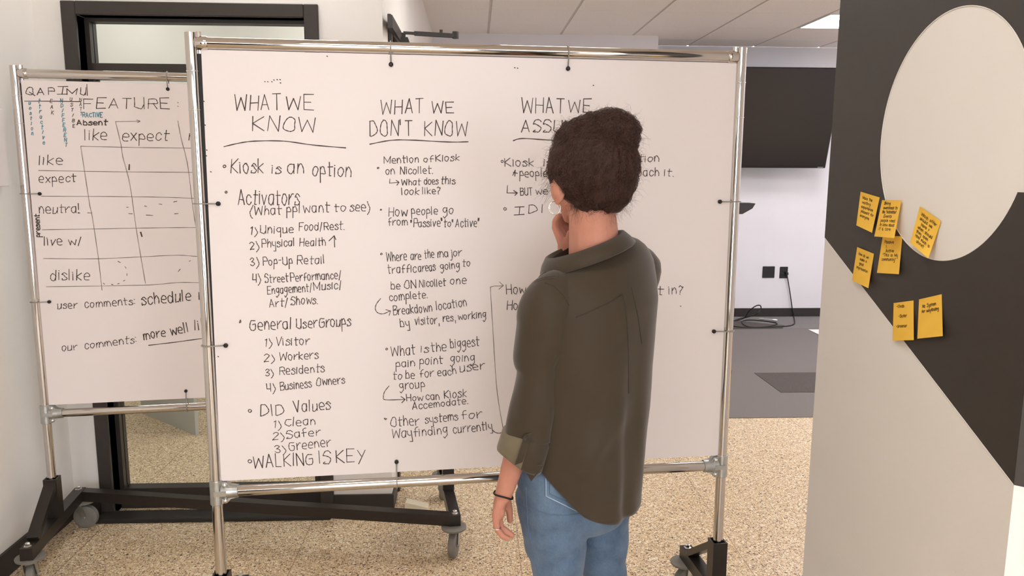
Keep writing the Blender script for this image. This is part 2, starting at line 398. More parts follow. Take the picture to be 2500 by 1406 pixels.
A = on_y(985, 80, 3.95); B = on_y(1117, 88, 3.95)
mb = MB(); mb.bar(A, A.lerp(B, .55), .018, .012); mb.bar(A.lerp(B, .2), B, .028, .018); mb._lathe(B-Vector((.01, 0, .012)), Vector((0, 0, 1)), [(0, .016), (.032, .016)], 14)
C0 = on_y(1077, 79, 3.95); mb._lathe(C0-Vector((0, 0, .012)), Vector((0, 0, 1)), [(0, .008), (.024, .008)], 10)
mb.bar(A+Vector((0, 0, 0)), on_y(985, 93, 3.95), .014, .02)
mb.build('closer_arm', M['black_paint'], d2)
P0 = on_y(958, 92, 3.9); P1 = on_y(1000, 92, 3.9); zl = on_y(980, 122, 3.9).z
mb = MB().prism([(P0.x, zl), (P1.x+.012, zl), (P1.x-.008, P1.z), (P0.x, P0.z)], 'y', 3.88, 3.94); mb.build('closer_body', M['black_paint'], d2)
MB()._lathe(on_y(975, 98, 3.879), Vector((0, -1, 0)), [(0, .006), (.004, .006)], 12).build('closer_screw', M['bolt'], d2)
A = on_x(950, 45, XC+.02); mb = MB().bar(on_x(952, 52, XC+.03), on_y(975, 90, 3.9), .02, .05); mb.build('closer_bracket', M['black_paint'], d2)

# right-hand wall stub with the big black graphic
PX_ = .86; k_ = PX_/.9
def onp(x, y, off=0.): return on_x(x, y, PX_-off)
pe = onp(2013, 600).y; pc = onp(2476, 1182).y
struct('wall_right', MB().box((PX_, pc, 0), (PX_+1.5, pe, CEIL)), M['wall'])
cy_, cz_, cr_ = 1.4690*k_, EYE+.0612*k_, .2362*k_
# black shape with the round opening and the slot to the near edge, cut as a flat sheet wrapping the corner
za = onp(2014, 580).z; zb_ = onp(2476, 1183).z; zs0, zs1 = onp(2463, 468).z, onp(2497, 180).z
th0 = math.asin(max(-1, min(1, (zs0-cz_)/cr_))); th1 = math.asin(max(-1, min(1, (zs1-cz_)/cr_)))
Np = 96; arc = []
for i in range(Np+1):        # from slot lower lip the long way round to slot upper lip (near side = -y)
    a = th0 - (2*math.pi - (th1-th0))*i/Np
    arc.append((cy_-cr_*math.cos(a), cz_+cr_*math.sin(a)))
X0 = PX_-.0012
poly = [(pc, zs0), (pc, zb_), (pe, za), (pe, CEIL), (pc, CEIL), (pc, zs1)] + arc[::-1]
vs = [(X0, *p) for p in poly]+[(PX_-.0002, *p) for p in poly]; n = len(poly)
fs = [tuple(range(n)), tuple(range(2*n-1, n-1, -1))]+[((i+1) % n, i, n+i, n+(i+1) % n) for i in range(n)]
gph = empty('wall_graphic', (0, 0, 0)); 
gm = mesh_obj('face_panel', vs, fs, M['vinyl'], gph)
wr = bpy.data.objects['wall_right']; gph.parent = wr; gph['label'] = 'big black vinyl shape with a round white opening and slot'
mb = MB().prism([(PX_-.0012, CEIL), (PX_-.0012, zb_), (PX_+.30, zb_-.07), (PX_+.30, CEIL)], 'y', pc-.0012, pc-.0002)
mb.build('return_panel', M['vinyl'], gph)
# pale cut edge of the vinyl round the opening and along the lower diagonal
mb = MB(); mb.tube([(X0, *p) for p in arc], .0009, 6); mb.tube([(X0, pe, za), (X0, pc, zb_)], .0009, 6); mb.build('cut_edge', M['vinyl_edge'], gph)

# ------------------------------------------------------------------ handwriting: single-stroke letters on a 10-high grid, baseline 3, capitals to 9
GLY = {
'A': (4.4, '-032943 -1535'), 'B': (4, '-0309 093948370606 06464433 3303'), 'C': (4, '4838180605143344'), 'D': (4.4, '-0309 0929384645341303'), 'E': (4, '-49090343 -0636'),
'F': (3.8, '-490903 -0636'), 'G': (4.4, '4838180604133344463626'), 'H': (4.2, '-0903 -4943 -0646'), 'I': (.6, '-0903'), '¦': (3, '-2923 -0949 -0343'), 'K': (4, '-0903 -490643'),
'L': (3.4, '-090333'), 'M': (5.6, '-0309346953'), 'N': (4.2, '-03094349'), 'O': (4.4, '2918060423334446483929'), 'P': (3.8, '-0309 0939474636060'), 'Q': (4.8, '2918060423334446483929 -2552'),
'R': (4, '-0309 09394746360606 -2643'), 'S': (3.8, '4839190717364533230314'), 'T': (4.2, '-0949 -2923'), 'U': (4.2, '090504233345 -4943'), 'V': (4, '-092349'), 'W': (6, '-0913385369'),
'Y': (4, '-0926 -4912'), 'a': (3.4, '3717060413233537 -3733'), 'b': (3.2, '-0903 0617273533130304'), 'c': (2.8, '3627170604132334'), 'd': (3.4, '3617060413233536 -3933'),
'e': (3.2, '053536271706041333'), 'f': (2.8, '3929181713 -0636'), 'g': (3.4, '3717060514243637 373532211001'), 'h': (3.2, '-0903 0517273533'), 'i': (.7, '-0703 08'), 'j': (2, '27221000 28'),
'k': (3.2, '-0903 -370533'), 'l': (.8, '-0903'), 'm': (5, '-0703 0517272523 2537475553'), 'n': (3.2, '-0703 0517273533'), 'o': (3.2, '1706041323353627 2717'), 'p': (3.2, '-0700 0617273534241404'),
'q': (3.4, '3717060514243536 -3730'), 'r': (2.6, '-0703 05162737'), 's': (2.8, '3627170616253423130304'), 't': (2.6, '-19141323 -0737'), 'u': (3.2, '07040313233537 -3733'), 'v': (3, '-071337'),
'w': (4.6, '-0713264357'), 'x': (3, '-0733 -3703'), 'y': (3.2, '07051424 -373010'), 'z': (3, '-07370333'),
'1': (1.6, '-081913'), '2': (3.2, '08192938370313 -0333'), '3': (3, '0819293827162635342313 1304'), '4': (3.2, '-090535 -3933'), ')': (2, '091725241201'), '(': (2, '291705041221'),
'.': (.8, '03'), ',': (1, '-1311'), '?': (3, '081928382615 1514 13'), '!': (.8, '-0905 03'), ':': (.8, '04 07'), "'": (.8, '-0907'), '"': (1.8, '-0907 -1917'), '-': (2.4, '-0626'), '/': (2.4, '-0229'),
'+': (2.6, '-1814 -0626'), 'o*': (3, ''), '&': (3.6, '3306171827060413233345'),
}
rnd = random.Random(7)
def _pts(st):
    straight = st[0] == '-'; d = st[1:] if straight else st
    P = [(int(d[i]), int(d[i+1])) for i in range(0, len(d)-1, 2)]
    return straight, P
def catmull(P, n=5):
    if len(P) < 3: return P
    out = []
    Q = [P[0]]+list(P)+[P[-1]]
    for i in range(1, len(Q)-2):
        p0, p1, p2, p3 = Q[i-1:i+3]
        for k in range(n):
            t = k/n
            out.append(tuple(.5*((2*p1[a])+(-p0[a]+p2[a])*t+(2*p0[a]-5*p1[a]+4*p2[a]-p3[a])*t*t+(-p0[a]+3*p1[a]-3*p2[a]+p3[a])*t**3) for a in range(len(p1))))
    out.append(tuple(P[-1])); return out
def text_strokes(text, x0, y0, x1, y1, cap, jit=.25, gapf=1.5, dot=.6):
    """pixel strokes of a run of handwriting from baseline start to baseline end"""
    adv = []; tot = 0
    for ch in text:
        w = 3.0 if ch == ' ' else GLY[ch][0]; adv.append((tot, w)); tot += w+gapf
    tot -= gapf; tot = max(tot, .5)
    L = math.hypot(x1-x0, y1-y0); sx = L/tot; sy = cap/6.; ux, uy = (x1-x0)/L, (y1-y0)/L
    # letters keep upright: the up direction is square to the writing line
    vx, vy = uy, -ux; out = []
    for ch, (a, w) in zip(text, adv):
        if ch == ' ': continue
        slant = rnd.uniform(-.06, .10); dy = rnd.uniform(-.35, .35)*jit*2; sc_ = 1+rnd.uniform(-.08, .08)
        for st in GLY[ch][1].split():
            straight, P = _pts(st)
            P = [(p[0]+rnd.uniform(-jit, jit)*.55, p[1]+rnd.uniform(-jit, jit)*.6) for p in P]
            if not straight: P = catmull(P, 4)
            Q = []
            for gx, gy in P:
                gy = (gy-3)*sc_+dy; gx = a+gx+slant*gy
                Q.append((x0+ux*gx*sx+vx*gy*sy, y0+uy*gx*sx+vy*gy*sy))
            if len(Q) == 1: q = Q[0]; Q = [(q[0]-dot, q[1]), (q[0]+dot, q[1]+dot)]
            out.append(Q)
    return out
def ribbons(mb, strokes, project, w, normal):
    """flat strips of ink, w wide, on a surface"""
    for S in strokes:
        P = []
        for q in S:
            v = project(*q)
            if not P or (v-P[-1]).length > w*.15: P.append(v)
        if len(P) == 1: P.append(P[0]+Vector((0, 0, -w*.6)))
        # a sharp turn starts a new strip, so that the line keeps its width
        cuts = [0]+[i for i in range(1, len(P)-1) if (P[i]-P[i-1]).normalized().dot((P[i+1]-P[i]).normalized()) < .75]+[len(P)-1]
        for a_, b_ in zip(cuts[:-1], cuts[1:]): _strip(mb, P[a_:b_+1], w, normal)
def _strip(mb, P, w, normal):
    for _ in (0,):
        # square ends reach a little past the last point
        vs = []; n = len(P)
        for i in range(n):
            d = (P[min(i+1, n-1)]-P[max(i-1, 0)])
            if d.length < 1e-7: d = Vector((0, 0, 1))
            d.normalize(); s_ = d.cross(normal).normalized()
            e = -d*(w*.4) if i == 0 else (d*(w*.4) if i == n-1 else Vector((0, 0, 0)))
            ww = w*(.5+.12*math.sin(i*1.7+P[0].x*60))
            vs += [P[i]+s_*ww+e, P[i]-s_*ww+e]
        mb.add(vs, [(2*i, 2*i+1, 2*i+3, 2*i+2) for i in range(n-1)])
def o_bullet(x, y, r):
    return [[(x+r*math.cos(a), y+r*.9*math.sin(a)) for a in [i*.7+.3 for i in range(10)]]]

# ------------------------------------------------------------------ rolling whiteboard racks
ZT, ZC, ZS, ZBAR, HB = 1.8193, .5741, .3211, .168, .2496
def make_rack(A, B, label, sheet_quad, ties, swivels, ring_z):
    A = Vector((*A, 0)); B = Vector((*B, 0)); W = (B-A).length; u = (B-A).normalized(); bk = Vector((-u.y, u.x, 0))
    root = empty('rolling_whiteboard', A, math.atan2(u.y, u.x))
    tag(root, label, 'whiteboard', 'rolling whiteboards on chrome racks')
    inv = Matrix.Rotation(-math.atan2(u.y, u.x), 4, 'Z') @ Matrix.Translation(-A)
    R_ = .0157
    for k, x in enumerate((0, W)):
        mb = MB(); mb.tube([(x, 0, ZS-.02), (x, 0, ZT+.026)], R_, 24)
        up = mb.build('upright', M['chrome'], root, angle=.6)
        for z in ring_z:
            r = MB(); r._lathe(Vector((x, 0, z-.002)), Vector((0, 0, 1)), [(0, R_+.0002), (.0008, R_+.001), (.0032, R_+.001), (.004, R_+.0002)], 24)
            r.build('joint_ring', M['bolt'], up, smooth=True)
        s_ = 1 if k == 0 else -1
        # saddle fitting at the top corner
        mb = MB(); mb._lathe(Vector((x+s_*.013, 0, ZT)), Vector((s_, 0, 0)), [(0, .0165), (.012, .0185), (.026, .0185), (.03, .016)], 24)
        mb.tube([(x+s_*.020, -.004, ZT+.012), (x+s_*.020, -.004, ZT+.028)], .0075, 10); mb.tube([(x+s_*.0195, .006, ZT-.012), (x+s_*.0195, .006, ZT-.034)], .006, 10)
        mb.build('corner_fitting', M['chrome'], root, angle=.6)
        # galvanised tee clamp
        mb = MB()
        mb._lathe(Vector((x, 0, ZC-.036)), Vector((0, 0, 1)), [(0, R_+.0022), (.0015, R_+.0035), (.0705, R_+.0035), (.072, R_+.0022)], 28)
        pr = [(x+s_*.008, ZC-.033), (x+s_*.030, ZC-.031), (x+s_*.040, ZC-.020), (x+s_*.054, ZC-.017), (x+s_*.054, ZC+.017), (x+s_*.040, ZC+.020), (x+s_*.030, ZC+.031), (x+s_*.008, ZC+.033)]
        if s_ < 0: pr = pr[::-1]
        mb.prism(pr, 'y', -.011, .011)
        mb._lathe(Vector((x+s_*.014, 0, ZC)), Vector((s_, 0, 0)), [(0, .021), (.016, .0215), (.028, .0195), (.046, .0193), (.047, .017)], 24)
        mb.bar((x-.004*s_, -.0195, ZC+.001), (x+s_*.03, -.0195, ZC+.001), .006, .014)
        cl = mb.build('tee_clamp', M['zinc'], root, angle=.7)
        for dz in (-.0235, .0235):
            MB()._lathe(Vector((x+s_*.0255, -.010, ZC+dz)), Vector((0, -1, 0)), [(0, .0078), (.004, .0078), (.0075, .005), (.009, .001)], 14).build('bolt', M['bolt'], cl, smooth=True)
        MB()._lathe(Vector((x, -.0195, ZC-.004)), Vector((0, -1, 0)), [(0, .0022), (.0012, .0022)], 10).build('set_screw', M['tie_black'], cl)
    MB().tube([(.017, 0, ZT), (W-.017, 0, ZT)], .0162, 24).build('top_rail', M['chrome'], root, angle=.6)
    MB().tube([(.03, 0, ZC), (W-.03, 0, ZC)], .0155, 24).build('bottom_rail', M['chrome'], root, angle=.6)
    # the sheet
    q = [inv @ v for v in sheet_quad]          # TL TR BR BL on the board plane
    t = .004
    mb = MB(); mb.add([Vector((p.x, -t, p.z)) for p in q]+[Vector((p.x, t, p.z)) for p in q], [(3, 2, 1, 0), (4, 5, 6, 7), (0, 1, 5, 4), (1, 2, 6, 5), (2, 3, 7, 6), (3, 0, 4, 7)])
    sheet = mb.build('whiteboard_panel', M['board'], root)
    mb = MB(); e = .0075
    mb.box((min(q[0].x, q[3].x)-e, -.003, q[3].z-.004), (max(q[0].x, q[3].x)-.0005, .007, q[0].z-.01)); mb.build('edge_strip', M['board_edge'], root); mb = MB()
    mb.box((min(q[1].x, q[2].x)+.0005, -.003, q[2].z-.004), (max(q[1].x, q[2].x)+e, .007, q[1].z-.02))
    mb.build('edge_strip', M['board_edge'], root)
    for side, a in ties:
        mb = MB(); hb = MB()
        if side in 'tb':
            z = ZT if side == 't' else ZC; s_ = -1 if side == 't' else 1; rr = .0185
            zk = z+s_*(.038 if side == 't' else .060)
            loop = [(a, rr*math.cos(th), z-s_*rr*math.sin(th)) for th in [i*math.pi/12 for i in range(13)]]
            path = [(a, -.007, zk)]+[(a, p[1]*-1, p[2]) for p in loop]+[(a, .007, zk)]
            mb.tube(path, .0019, 6); hb.box((a-.003, -.010, min(zk, zk+s_*.010)), (a+.003, -.004, max(zk, zk+s_*.010)), .001); hb.tube([(a, -.007, zk), (a, .007, zk)], .002, 6)
            hb._lathe(Vector((a, -.0045, zk+s_*.006)), Vector((0, -1, 0)), [(0, .0062), (.005, .0062), (.007, .003)], 12)
        else:
            x = 0 if side == 'l' else W; s_ = 1 if side == 'l' else -1; rr = .0182; xk = x+s_*.044
            path = [(xk, -.007, a)]+[(x-s_*rr*math.sin(th), -rr*math.cos(th), a) for th in [i*math.pi/12 for i in range(13)]]+[(xk, .007, a)]
            mb.tube(path, .0019, 6); hb._lathe(Vector((xk+s_*.004, -.0045, a)), Vector((0, -1, 0)), [(0, .0062), (.005, .0062), (.007, .003)], 12); hb.tube([(xk, -.006, a), (xk, .007, a)], .002, 6)
        tie_ = mb.build('zip_tie', M['tie'], root, smooth=True); hb.build('tie_head', M['tie_black'], tie_)
    # Z base
    bw, bh = .042, .044; zc = ZBAR-bh/2
    MB().bar((0, -HB-.02, zc), (0, HB+.02, zc), bw, bh).build('foot_bar', M['rack_black'], root)
    MB().bar((W, -HB-.02, zc), (W, HB+.02, zc), bw, bh).build('foot_bar', M['rack_black'], root)
    MB().bar((.01, HB-.001, zc-.0008), (W-.01, -HB+.001, zc-.0008), bw, bh-.002).build('diagonal_bar', M['rack_black'], root)
    for x, sg in ((0, -1), (W, 1)):
        mb = MB(); mb.add([], []); w_ = .0235
        # square socket, open at the top
        mb.box((x-w_, -w_, ZBAR-.002), (x-w_+.005, w_, ZS)); mb.box((x+w_-.005, -w_, ZBAR-.002), (x+w_, w_, ZS)); mb.box((x-w_+.005, -w_, ZBAR-.002), (x+w_-.005, -w_+.005, ZS)); mb.box((x-w_+.005, w_-.005, ZBAR-.002), (x+w_-.005, w_, ZS))
        mb.build('socket', M['rack_black'], root)
        mb = MB(); mb.bar((x, sg*.018, ZS-.022), (x, sg*(HB-.045), ZBAR+.004), .040, .022, up=(0, sg, .6)); mb.build('brace', M['rack_black'], root)
    for n_, (x, y) in enumerate(((0, -HB), (0, HB), (W, -HB), (W, HB))):
        ang = swivels[n_]; c, s_ = math.cos(ang), math.sin(ang); Rz = Matrix.Rotation(ang, 3, 'Z'); base = Vector((x, y, 0))
        tf = lambda p: base + Rz @ Vector(p)
        mb = MB(); mb._lathe(base+Vector((0, 0, ZBAR-.004)), Vector((0, 0, 1)), [(0, .014), (.006, .014), (.007, .009), (.016, .009), (.018, .006)], 6); nut = mb; mb = MB(); mb.tube([(x, y, .115), (x, y, ZBAR-.043)], .012, 12)
        ca = mb.build('caster', M['bolt'], root, angle=.6); nut.build('nut', M['bolt'], ca, angle=.6)
        wc = tf((.022, 0, .049))
        ax = Rz @ Vector((0, 1, 0))
        wm = MB(); wm._lathe(wc-ax*.014, ax, [(0, .030), (0, .043), (.004, .048), (.010, .049), (.018, .049), (.024, .048), (.028, .043), (.028, .030)], 36); wm.build('tyre', M['rubber'], ca, angle=.7)
        wm = MB(); wm._lathe(wc-ax*.011, ax, [(0, .008), (0, .033), (.022, .033), (.022, .008)], 30); wm.build('wheel_hub', M['hub'], ca, angle=.6)
        fk = MB()
        for sg in (-1, 1):
            P = [tf((-.018, sg*.0185, .112)), tf((.014, sg*.0185, .112)), tf((.030, sg*.0185, .050)), tf((.025, sg*.0185, .040)), tf((.017, sg*.0185, .041)), tf((-.006, sg*.0185, .078))]
            o_ = ax*(.0022*sg); fk.add(P+[p+o_ for p in P], [tuple(range(6)), tuple(range(11, 5, -1))]+[(i, (i+1) % 6, 6+(i+1) % 6, 6+i) for i in range(6)])
        fk.loft([[tf((-.018, a_, z_)) for a_, z_ in ((-.0207, .108), (.0207, .108), (.0207, .113), (-.0207, .113))], [tf((.014, a_, z_)) for a_, z_ in ((-.0207, .108), (.0207, .108), (.0207, .113), (-.0207, .113))]]); fk._lathe(tf((0, 0, .108)), Vector((0, 0, 1)), [(0, .024), (.006, .026), (.012, .020)], 20); fk._lathe(wc-ax*.024, ax, [(0, .005), (.048, .005)], 10)
        fk.build('fork', M['zinc'], ca, angle=.6)
        pd = MB(); rg = [];  # ring-shaped brake collar
        for z, r in ((.1135, .040), (.1145, .048), (.1215, .049), (.1235, .045), (.1235, .020), (.1135, .020)): rg.append([base+Vector((r*math.cos(t), r*math.sin(t), z))+Rz @ Vector((.016*(r > .03), 0, 0)) for t in [i*2*math.pi/28 for i in range(28)]])
        rg.append(rg[0]); pd.loft(rg, cap=False); pd.build('brake_collar', M['rubber'], ca, angle=.7)
    return root, sheet, W, A, u, bk

A1, B1 = (-.7447, 2.1497), (.7744, 2.2973)
A2, B2 = (-1.6174, 2.8913), (-.1171, 3.1001)
on1 = lambda x, y, off=0.: on_v(x, y, A1, B1, off)
on2 = lambda x, y, off=0.: on_v(x, y, A2, B2, off)
def along(A, p): return math.hypot(p.x-A[0], p.y-A[1])
q1 = [on1(492, 123), on1(1797, 152), on1(1752, 1110), on1(540, 1173)]
q1[0].z = q1[1].z = 1.802
ties1 = [('t', along(A1, on1(954, 130))), ('t', along(A1, on1(1386, 130))), ('b', along(A1, on1(969, 1170))), ('b', 1.13), ('l', on1(500, 497).z), ('l', on1(510, 843).z), ('r', on1(1790, 492).z), ('r', on1(1770, 807).z)]
rack1, sheet1, W1, _, u1, _ = make_rack(A1, B1, 'large chrome-framed whiteboard in front with three columns of notes, behind the woman', q1, ties1, (math.radians(200), math.radians(160), math.radians(20), math.radians(215)), (on1(480, 174).z, on1(484, 268).z))
u2 = Vector((B2[0]-A2[0], B2[1]-A2[1], 0)).normalized()
TLp, BLp = on2(52, 196), on2(120, 988)
TRp = Vector((B2[0], B2[1], 1.795))-u2*.022; BRp = Vector((B2[0], B2[1], .611))-u2*.022
ties2 = [('t', along(A2, on2(409, 190))), ('t', 1.1), ('b', along(A2, on2(457, 990))), ('b', 1.1), ('l', on2(62, 473).z), ('l', on2(85, 737).z), ('r', 1.4), ('r', .95)]
rack2, sheet2, W2, _, _, _ = make_rack(A2, B2, 'chrome-framed whiteboard with a feature table, half hidden at left beside the wall', [TLp, TRp, BRp, BLp], ties2, (math.radians(100), math.radians(-8), math.radians(250), math.radians(80)), (on2(42, 234).z, on2(50, 302).z))

def write(sheet, A, B, name, label, strokes, m, w, off):
    mb = MB(); n = Vector((B[1]-A[1], -(B[0]-A[0]), 0)).normalized()
    ribbons(mb, strokes, lambda x, y: on_v(x, y, A, B, off), w, n)
    rt = sheet.parent; inv = Matrix.Rotation(-rt.rotation_euler.z, 4, 'Z') @ Matrix.Translation(-rt.location)
    mb.v = [inv @ v for v in mb.v]
    o = mb.build(name, m, sheet); o['label'] = label; o['kind'] = 'stuff'
def path(*p): return catmull(list(p), 5)
D_ = (2.5, 0)
main_text = [  # heading or line, then words: (text, x0, y0, x1, y1, cap)
 ('WHAT WE KNOW', [('WHAT', 574, 268, 686, 268, 37), ('WE', 699, 269, 765, 269, 35), ('KNOW', 617, 318, 771, 322, 38)], []),
 ('Kiosk is an option', [('Kiosk', 564, 423, 643, 423, 34), ('is', 664, 423, 685, 423, 25), ('an', 703, 424, 742, 424, 33), ('option', 763, 428, 857, 432, 33)], [o_bullet(548, 406, 3.5)[0]]),
 ('Activators', [('Activators', 582, 499, 730, 499, 36)], [o_bullet(552, 469, 2.6)[0]]),
 ('(What ppl want to see)', [('(What', 610, 525, 686, 523, 22), ('ppl', 700, 521, 733, 520, 22), ('want', 741, 519, 804, 518, 24), ('to', 816, 516, 845, 515, 18), ('see)', 855, 515, 903, 515, 23)], []),
 ('1) Unique Food/Rest.', [('1)', 611, 572, 628, 572, 18), ('Unique', 636, 570, 716, 568, 20), ('Food/Rest.', 730, 563, 842, 560, 19)], []),
 ('2) Physical Health', [('2)', 611, 609, 632, 608, 18), ('Physical', 640, 604, 719, 600, 19), ('Health', 732, 601, 795, 599, 19)], [[(817, 603), (816, 576)], [(803, 588), (816, 575.5), (820, 585)]]),
 ('3) Pop-Up Retail', [('3)', 612, 649, 632, 648, 20), ('Pop-Up', 643, 648, 714, 645, 20), ('Retail', 726, 645, 793, 643, 20)], []),
 ('4) Street Performance/', [('4)', 617, 690, 636, 690, 20), ('Street', 647, 690, 704, 687, 19), ('Performance/', 710, 687, 833, 680, 20)], []),
 ('Engagement/Music/', [('Engagement/', 653, 718, 762, 711, 19), ('Music/', 767, 709, 835, 704, 19)], []),
 ('Art/Shows.', [('Art/', 658, 750, 703, 747, 20), ('Shows.', 710, 744, 777, 741, 20)], []),
 ('General User Groups', [('General', 611, 806, 711, 802, 27), ('User', 724, 802, 774, 799, 24), ('Groups', 780, 799, 856, 795, 25)], [[(584, 787), (587, 781), (588, 786), (585, 788)]]),
 ('1) Visitor', [('1)', 646, 845, 664, 845, 17), ('Visitor', 674, 844, 755, 841, 20)], []),
 ('2) Workers', [('2)', 645, 883, 670, 882, 17), ('Workers', 683, 880, 777, 875, 20)], []),
 ('3) Residents', [('3)', 648, 918, 668, 918, 18), ('Residents', 683, 915, 792, 908, 20)], []),
 ('4) Business Owners', [('4)', 652, 956, 672, 955, 20), ('Business', 685, 953, 761, 945, 20), ('Owners', 773, 942, 842, 936, 20)], []),
 ('DID Values', [('DID', 636, 1016, 695, 1013, 26), ('Values', 719, 1007, 807, 999, 27)], [o_bullet(610, 1003, 4)[0]]),
 ('1) Clean', [('1)', 668, 1045, 686, 1045, 19), ('Clean', 696, 1041, 770, 1036, 20)], []),
 ('2) Safer', [('2)', 666, 1074, 694, 1072, 18), ('Safer', 700, 1070, 782, 1063, 20)], []),
 ('3) Greener', [('3)', 672, 1105, 698, 1104, 18), ('Greener', 707, 1100, 807, 1088, 22)], []),
 ('WALKING IS KEY', [('WALKING', 620, 1143, 766, 1134, 31), ('IS', 780, 1132, 807, 1130, 30), ('KEY', 822, 1129, 890, 1127, 30)], [o_bullet(610, 1126, 4.5)[0]]),
 ("WHAT WE DON'T KNOW", [('WHAT', 930, 278, 1034, 277, 34), ('WE', 1054, 276, 1108, 275, 29), ("DON'T", 904, 333, 1007, 330, 36), ('KNOW', 1037, 330, 1140, 333, 35)], []),
 ('Mention of Kiosk', [('Mention', 938, 399, 1022, 396, 17), ('of', 1035, 396, 1057, 395, 14), ('Kiosk', 1064, 394, 1122, 392, 16)], [o_bullet(923, 410, 2)[0]]),
 ('on Nicollet.', [('on', 942, 426, 964, 425, 18), ('Nicollet.', 977, 425, 1058, 423, 18)], []),
 ('What does this', [('What', 981, 452, 1026, 451, 15), ('does', 1036, 450, 1070, 449, 16), ('this', 1077, 449, 1111, 449, 17)], [[(952, 437), (951, 447), (974, 445)], [(967, 440), (974, 445), (969, 452)]]),
 ('look like?', [('look', 981, 475, 1023, 475, 17), ('like?', 1032, 474, 1075, 473, 17)], []),
 ('How people go', [('How', 949, 528, 993, 527, 21), ('people', 1005, 524, 1068, 523, 20), ('go', 1082, 522, 1107, 521, 20)], [o_bullet(930, 512, 1.6)[0]]),
 ('from "Passive" to "Active"', [('from', 948, 550, 995, 549, 18), ('"Passive"', 1003, 555, 1082, 552, 19), ('to', 1084, 554, 1101, 553, 17), ('"Active"', 1105, 555, 1171, 552, 20)], []),
 ('Where are the major', [('Where', 944, 639, 993, 634, 22), ('are', 1003, 634, 1028, 633, 20), ('the', 1037, 630, 1060, 629, 20), ('major', 1069, 629, 1127, 624, 19)], [o_bullet(931, 620, 2.2)[0]]),
 ('traffic areas going to', [('traffic', 948, 668, 1016, 664, 20), ('areas', 1022, 663, 1063, 660, 19), ('going', 1076, 658, 1122, 655, 18), ('to', 1130, 650, 1148, 650, 18)], []),
 ('be ON Nicollet one', [('be', 955, 706, 977, 705, 18), ('ON', 988, 705, 1016, 703, 20), ('Nicollet', 1024, 701, 1088, 698, 19), ('one', 1100, 694, 1138, 692, 19)], []),
 ('complete.', [('complete.', 952, 735, 1045, 727, 19)], [path((929, 729), (919, 742), (916.5, 755), (923, 764), (936, 766), (952, 759)), [(942, 756), (953.5, 759), (950, 770)]]),
 ('Breakdown location', [('Breakdown', 961, 769, 1055, 760, 20), ('location', 1066, 757, 1140, 747, 20)], []),
 ('by visitor, res, working', [('by', 978, 798, 1000, 796, 20), ('visitor,', 1014, 793, 1072, 789, 20), ('res,', 1082, 785, 1112, 783, 18), ('working', 1119, 781, 1187, 775, 18)], []),
 ('What is the biggest', [('What', 956, 870, 1014, 864, 24), ('is', 1028, 860, 1046, 860, 19), ('the', 1054, 859, 1090, 855, 22), ('biggest', 1100, 850, 1170, 844, 22)], [o_bullet(944, 852, 2.4)[0]]),
 ('pain point going', [('pain', 967, 897, 1013, 894, 18), ('point', 1025, 891, 1081, 887, 20), ('going', 1100, 884, 1159, 881, 19)], []),
 ('to be for each user', [('to', 960, 926, 982, 925, 17), ('be', 991, 924, 1012, 923, 20), ('for', 1025, 921, 1059, 919, 19), ('each', 1069, 918, 1114, 913, 18), ('user', 1124, 908, 1182, 901, 20)], []),
 ('group', [('group', 976, 950, 1037, 947, 19)], [path((950, 942), (939, 956), (936, 969), (942, 976), (988, 975)), [(979, 968), (989, 975), (981, 983)]]),
 ('How can Kiosk', [('How', 993, 979, 1032, 978, 17), ('can', 1041, 976, 1073, 975, 17), ('Kiosk', 1085, 973, 1139, 968, 20)], []),
 ('Accomodate.', [('Accemodate.', 1007, 1000, 1144, 985, 16)], []),
 ('Other systems for', [('Other', 955, 1041, 1023, 1037, 23), ('systems', 1039, 1034, 1118, 1025, 20), ('for', 1128, 1023, 1176, 1020, 20)], [[(938, 1021), (944, 1022), (941, 1025), (938, 1022)]]),
 ('Wayfinding currently', [('Wayfinding', 958, 1070, 1093, 1058, 21), ('currently', 1108, 1058, 1202, 1048, 20)], [path((1203, 1050), (1210, 1056), (1222, 1057), (1228, 1051))]),
 ('WHAT WE ASSUME', [('WHAT', 1274, 276, 1378, 276, 36), ('WE', 1389, 275, 1443, 275, 31), ('ASSUME', 1273, 322, 1432, 323, 28)], []),
 ('Kiosk is an option', [('Kiosk', 1233, 406, 1303, 405, 20), ('is', 1328, 405, 1345, 405, 20), ('an', 1400, 402, 1440, 402, 20), ('option', 1530, 396, 1609, 394, 18)], [o_bullet(1226, 394, 3)[0]]),
 ('people approach it.', [('people', 1269, 432, 1336, 431, 20), ('approach', 1500, 430, 1609, 429, 19), ('it.', 1622, 430, 1646, 430, 18)], [[(1252, 428), (1258, 415), (1257, 430)], [(1253, 421), (1263, 423)]]),
 ('BUT we', [('BUT', 1271, 477, 1300, 476, 18), ('we', 1308, 475, 1337, 474, 18)], [[(1239, 453), (1238, 471), (1262, 471)], [(1254, 465), (1263, 471), (1257, 477)]]),
 ('IDI', [('¦', 1255, 525, 1273, 524, 20), ('D', 1290, 521, 1313, 520, 20), ('I', 1323, 519, 1325, 519, 20)], [o_bullet(1233, 510, 3.5)[0]]),
 ('How', [('How', 1237, 717, 1282, 716, 22)], []), ('How', [('How', 1238, 756, 1282, 755, 22)], []),
 ('+ in?', [('t', 1607, 719, 1618, 719, 20), ('in?', 1633, 718, 1667, 718, 20)], []),
]
for label, words, extra in main_text:
    S = list(extra)
    for wd in words: S += text_strokes(*wd)
    big = words[0][5] >= 26
    write(sheet1, A1, B1, 'handwriting', 'black marker handwriting "%s"' % label.replace('"', "'"), S, M['ink'], .0024 if big else .0021, .0048)
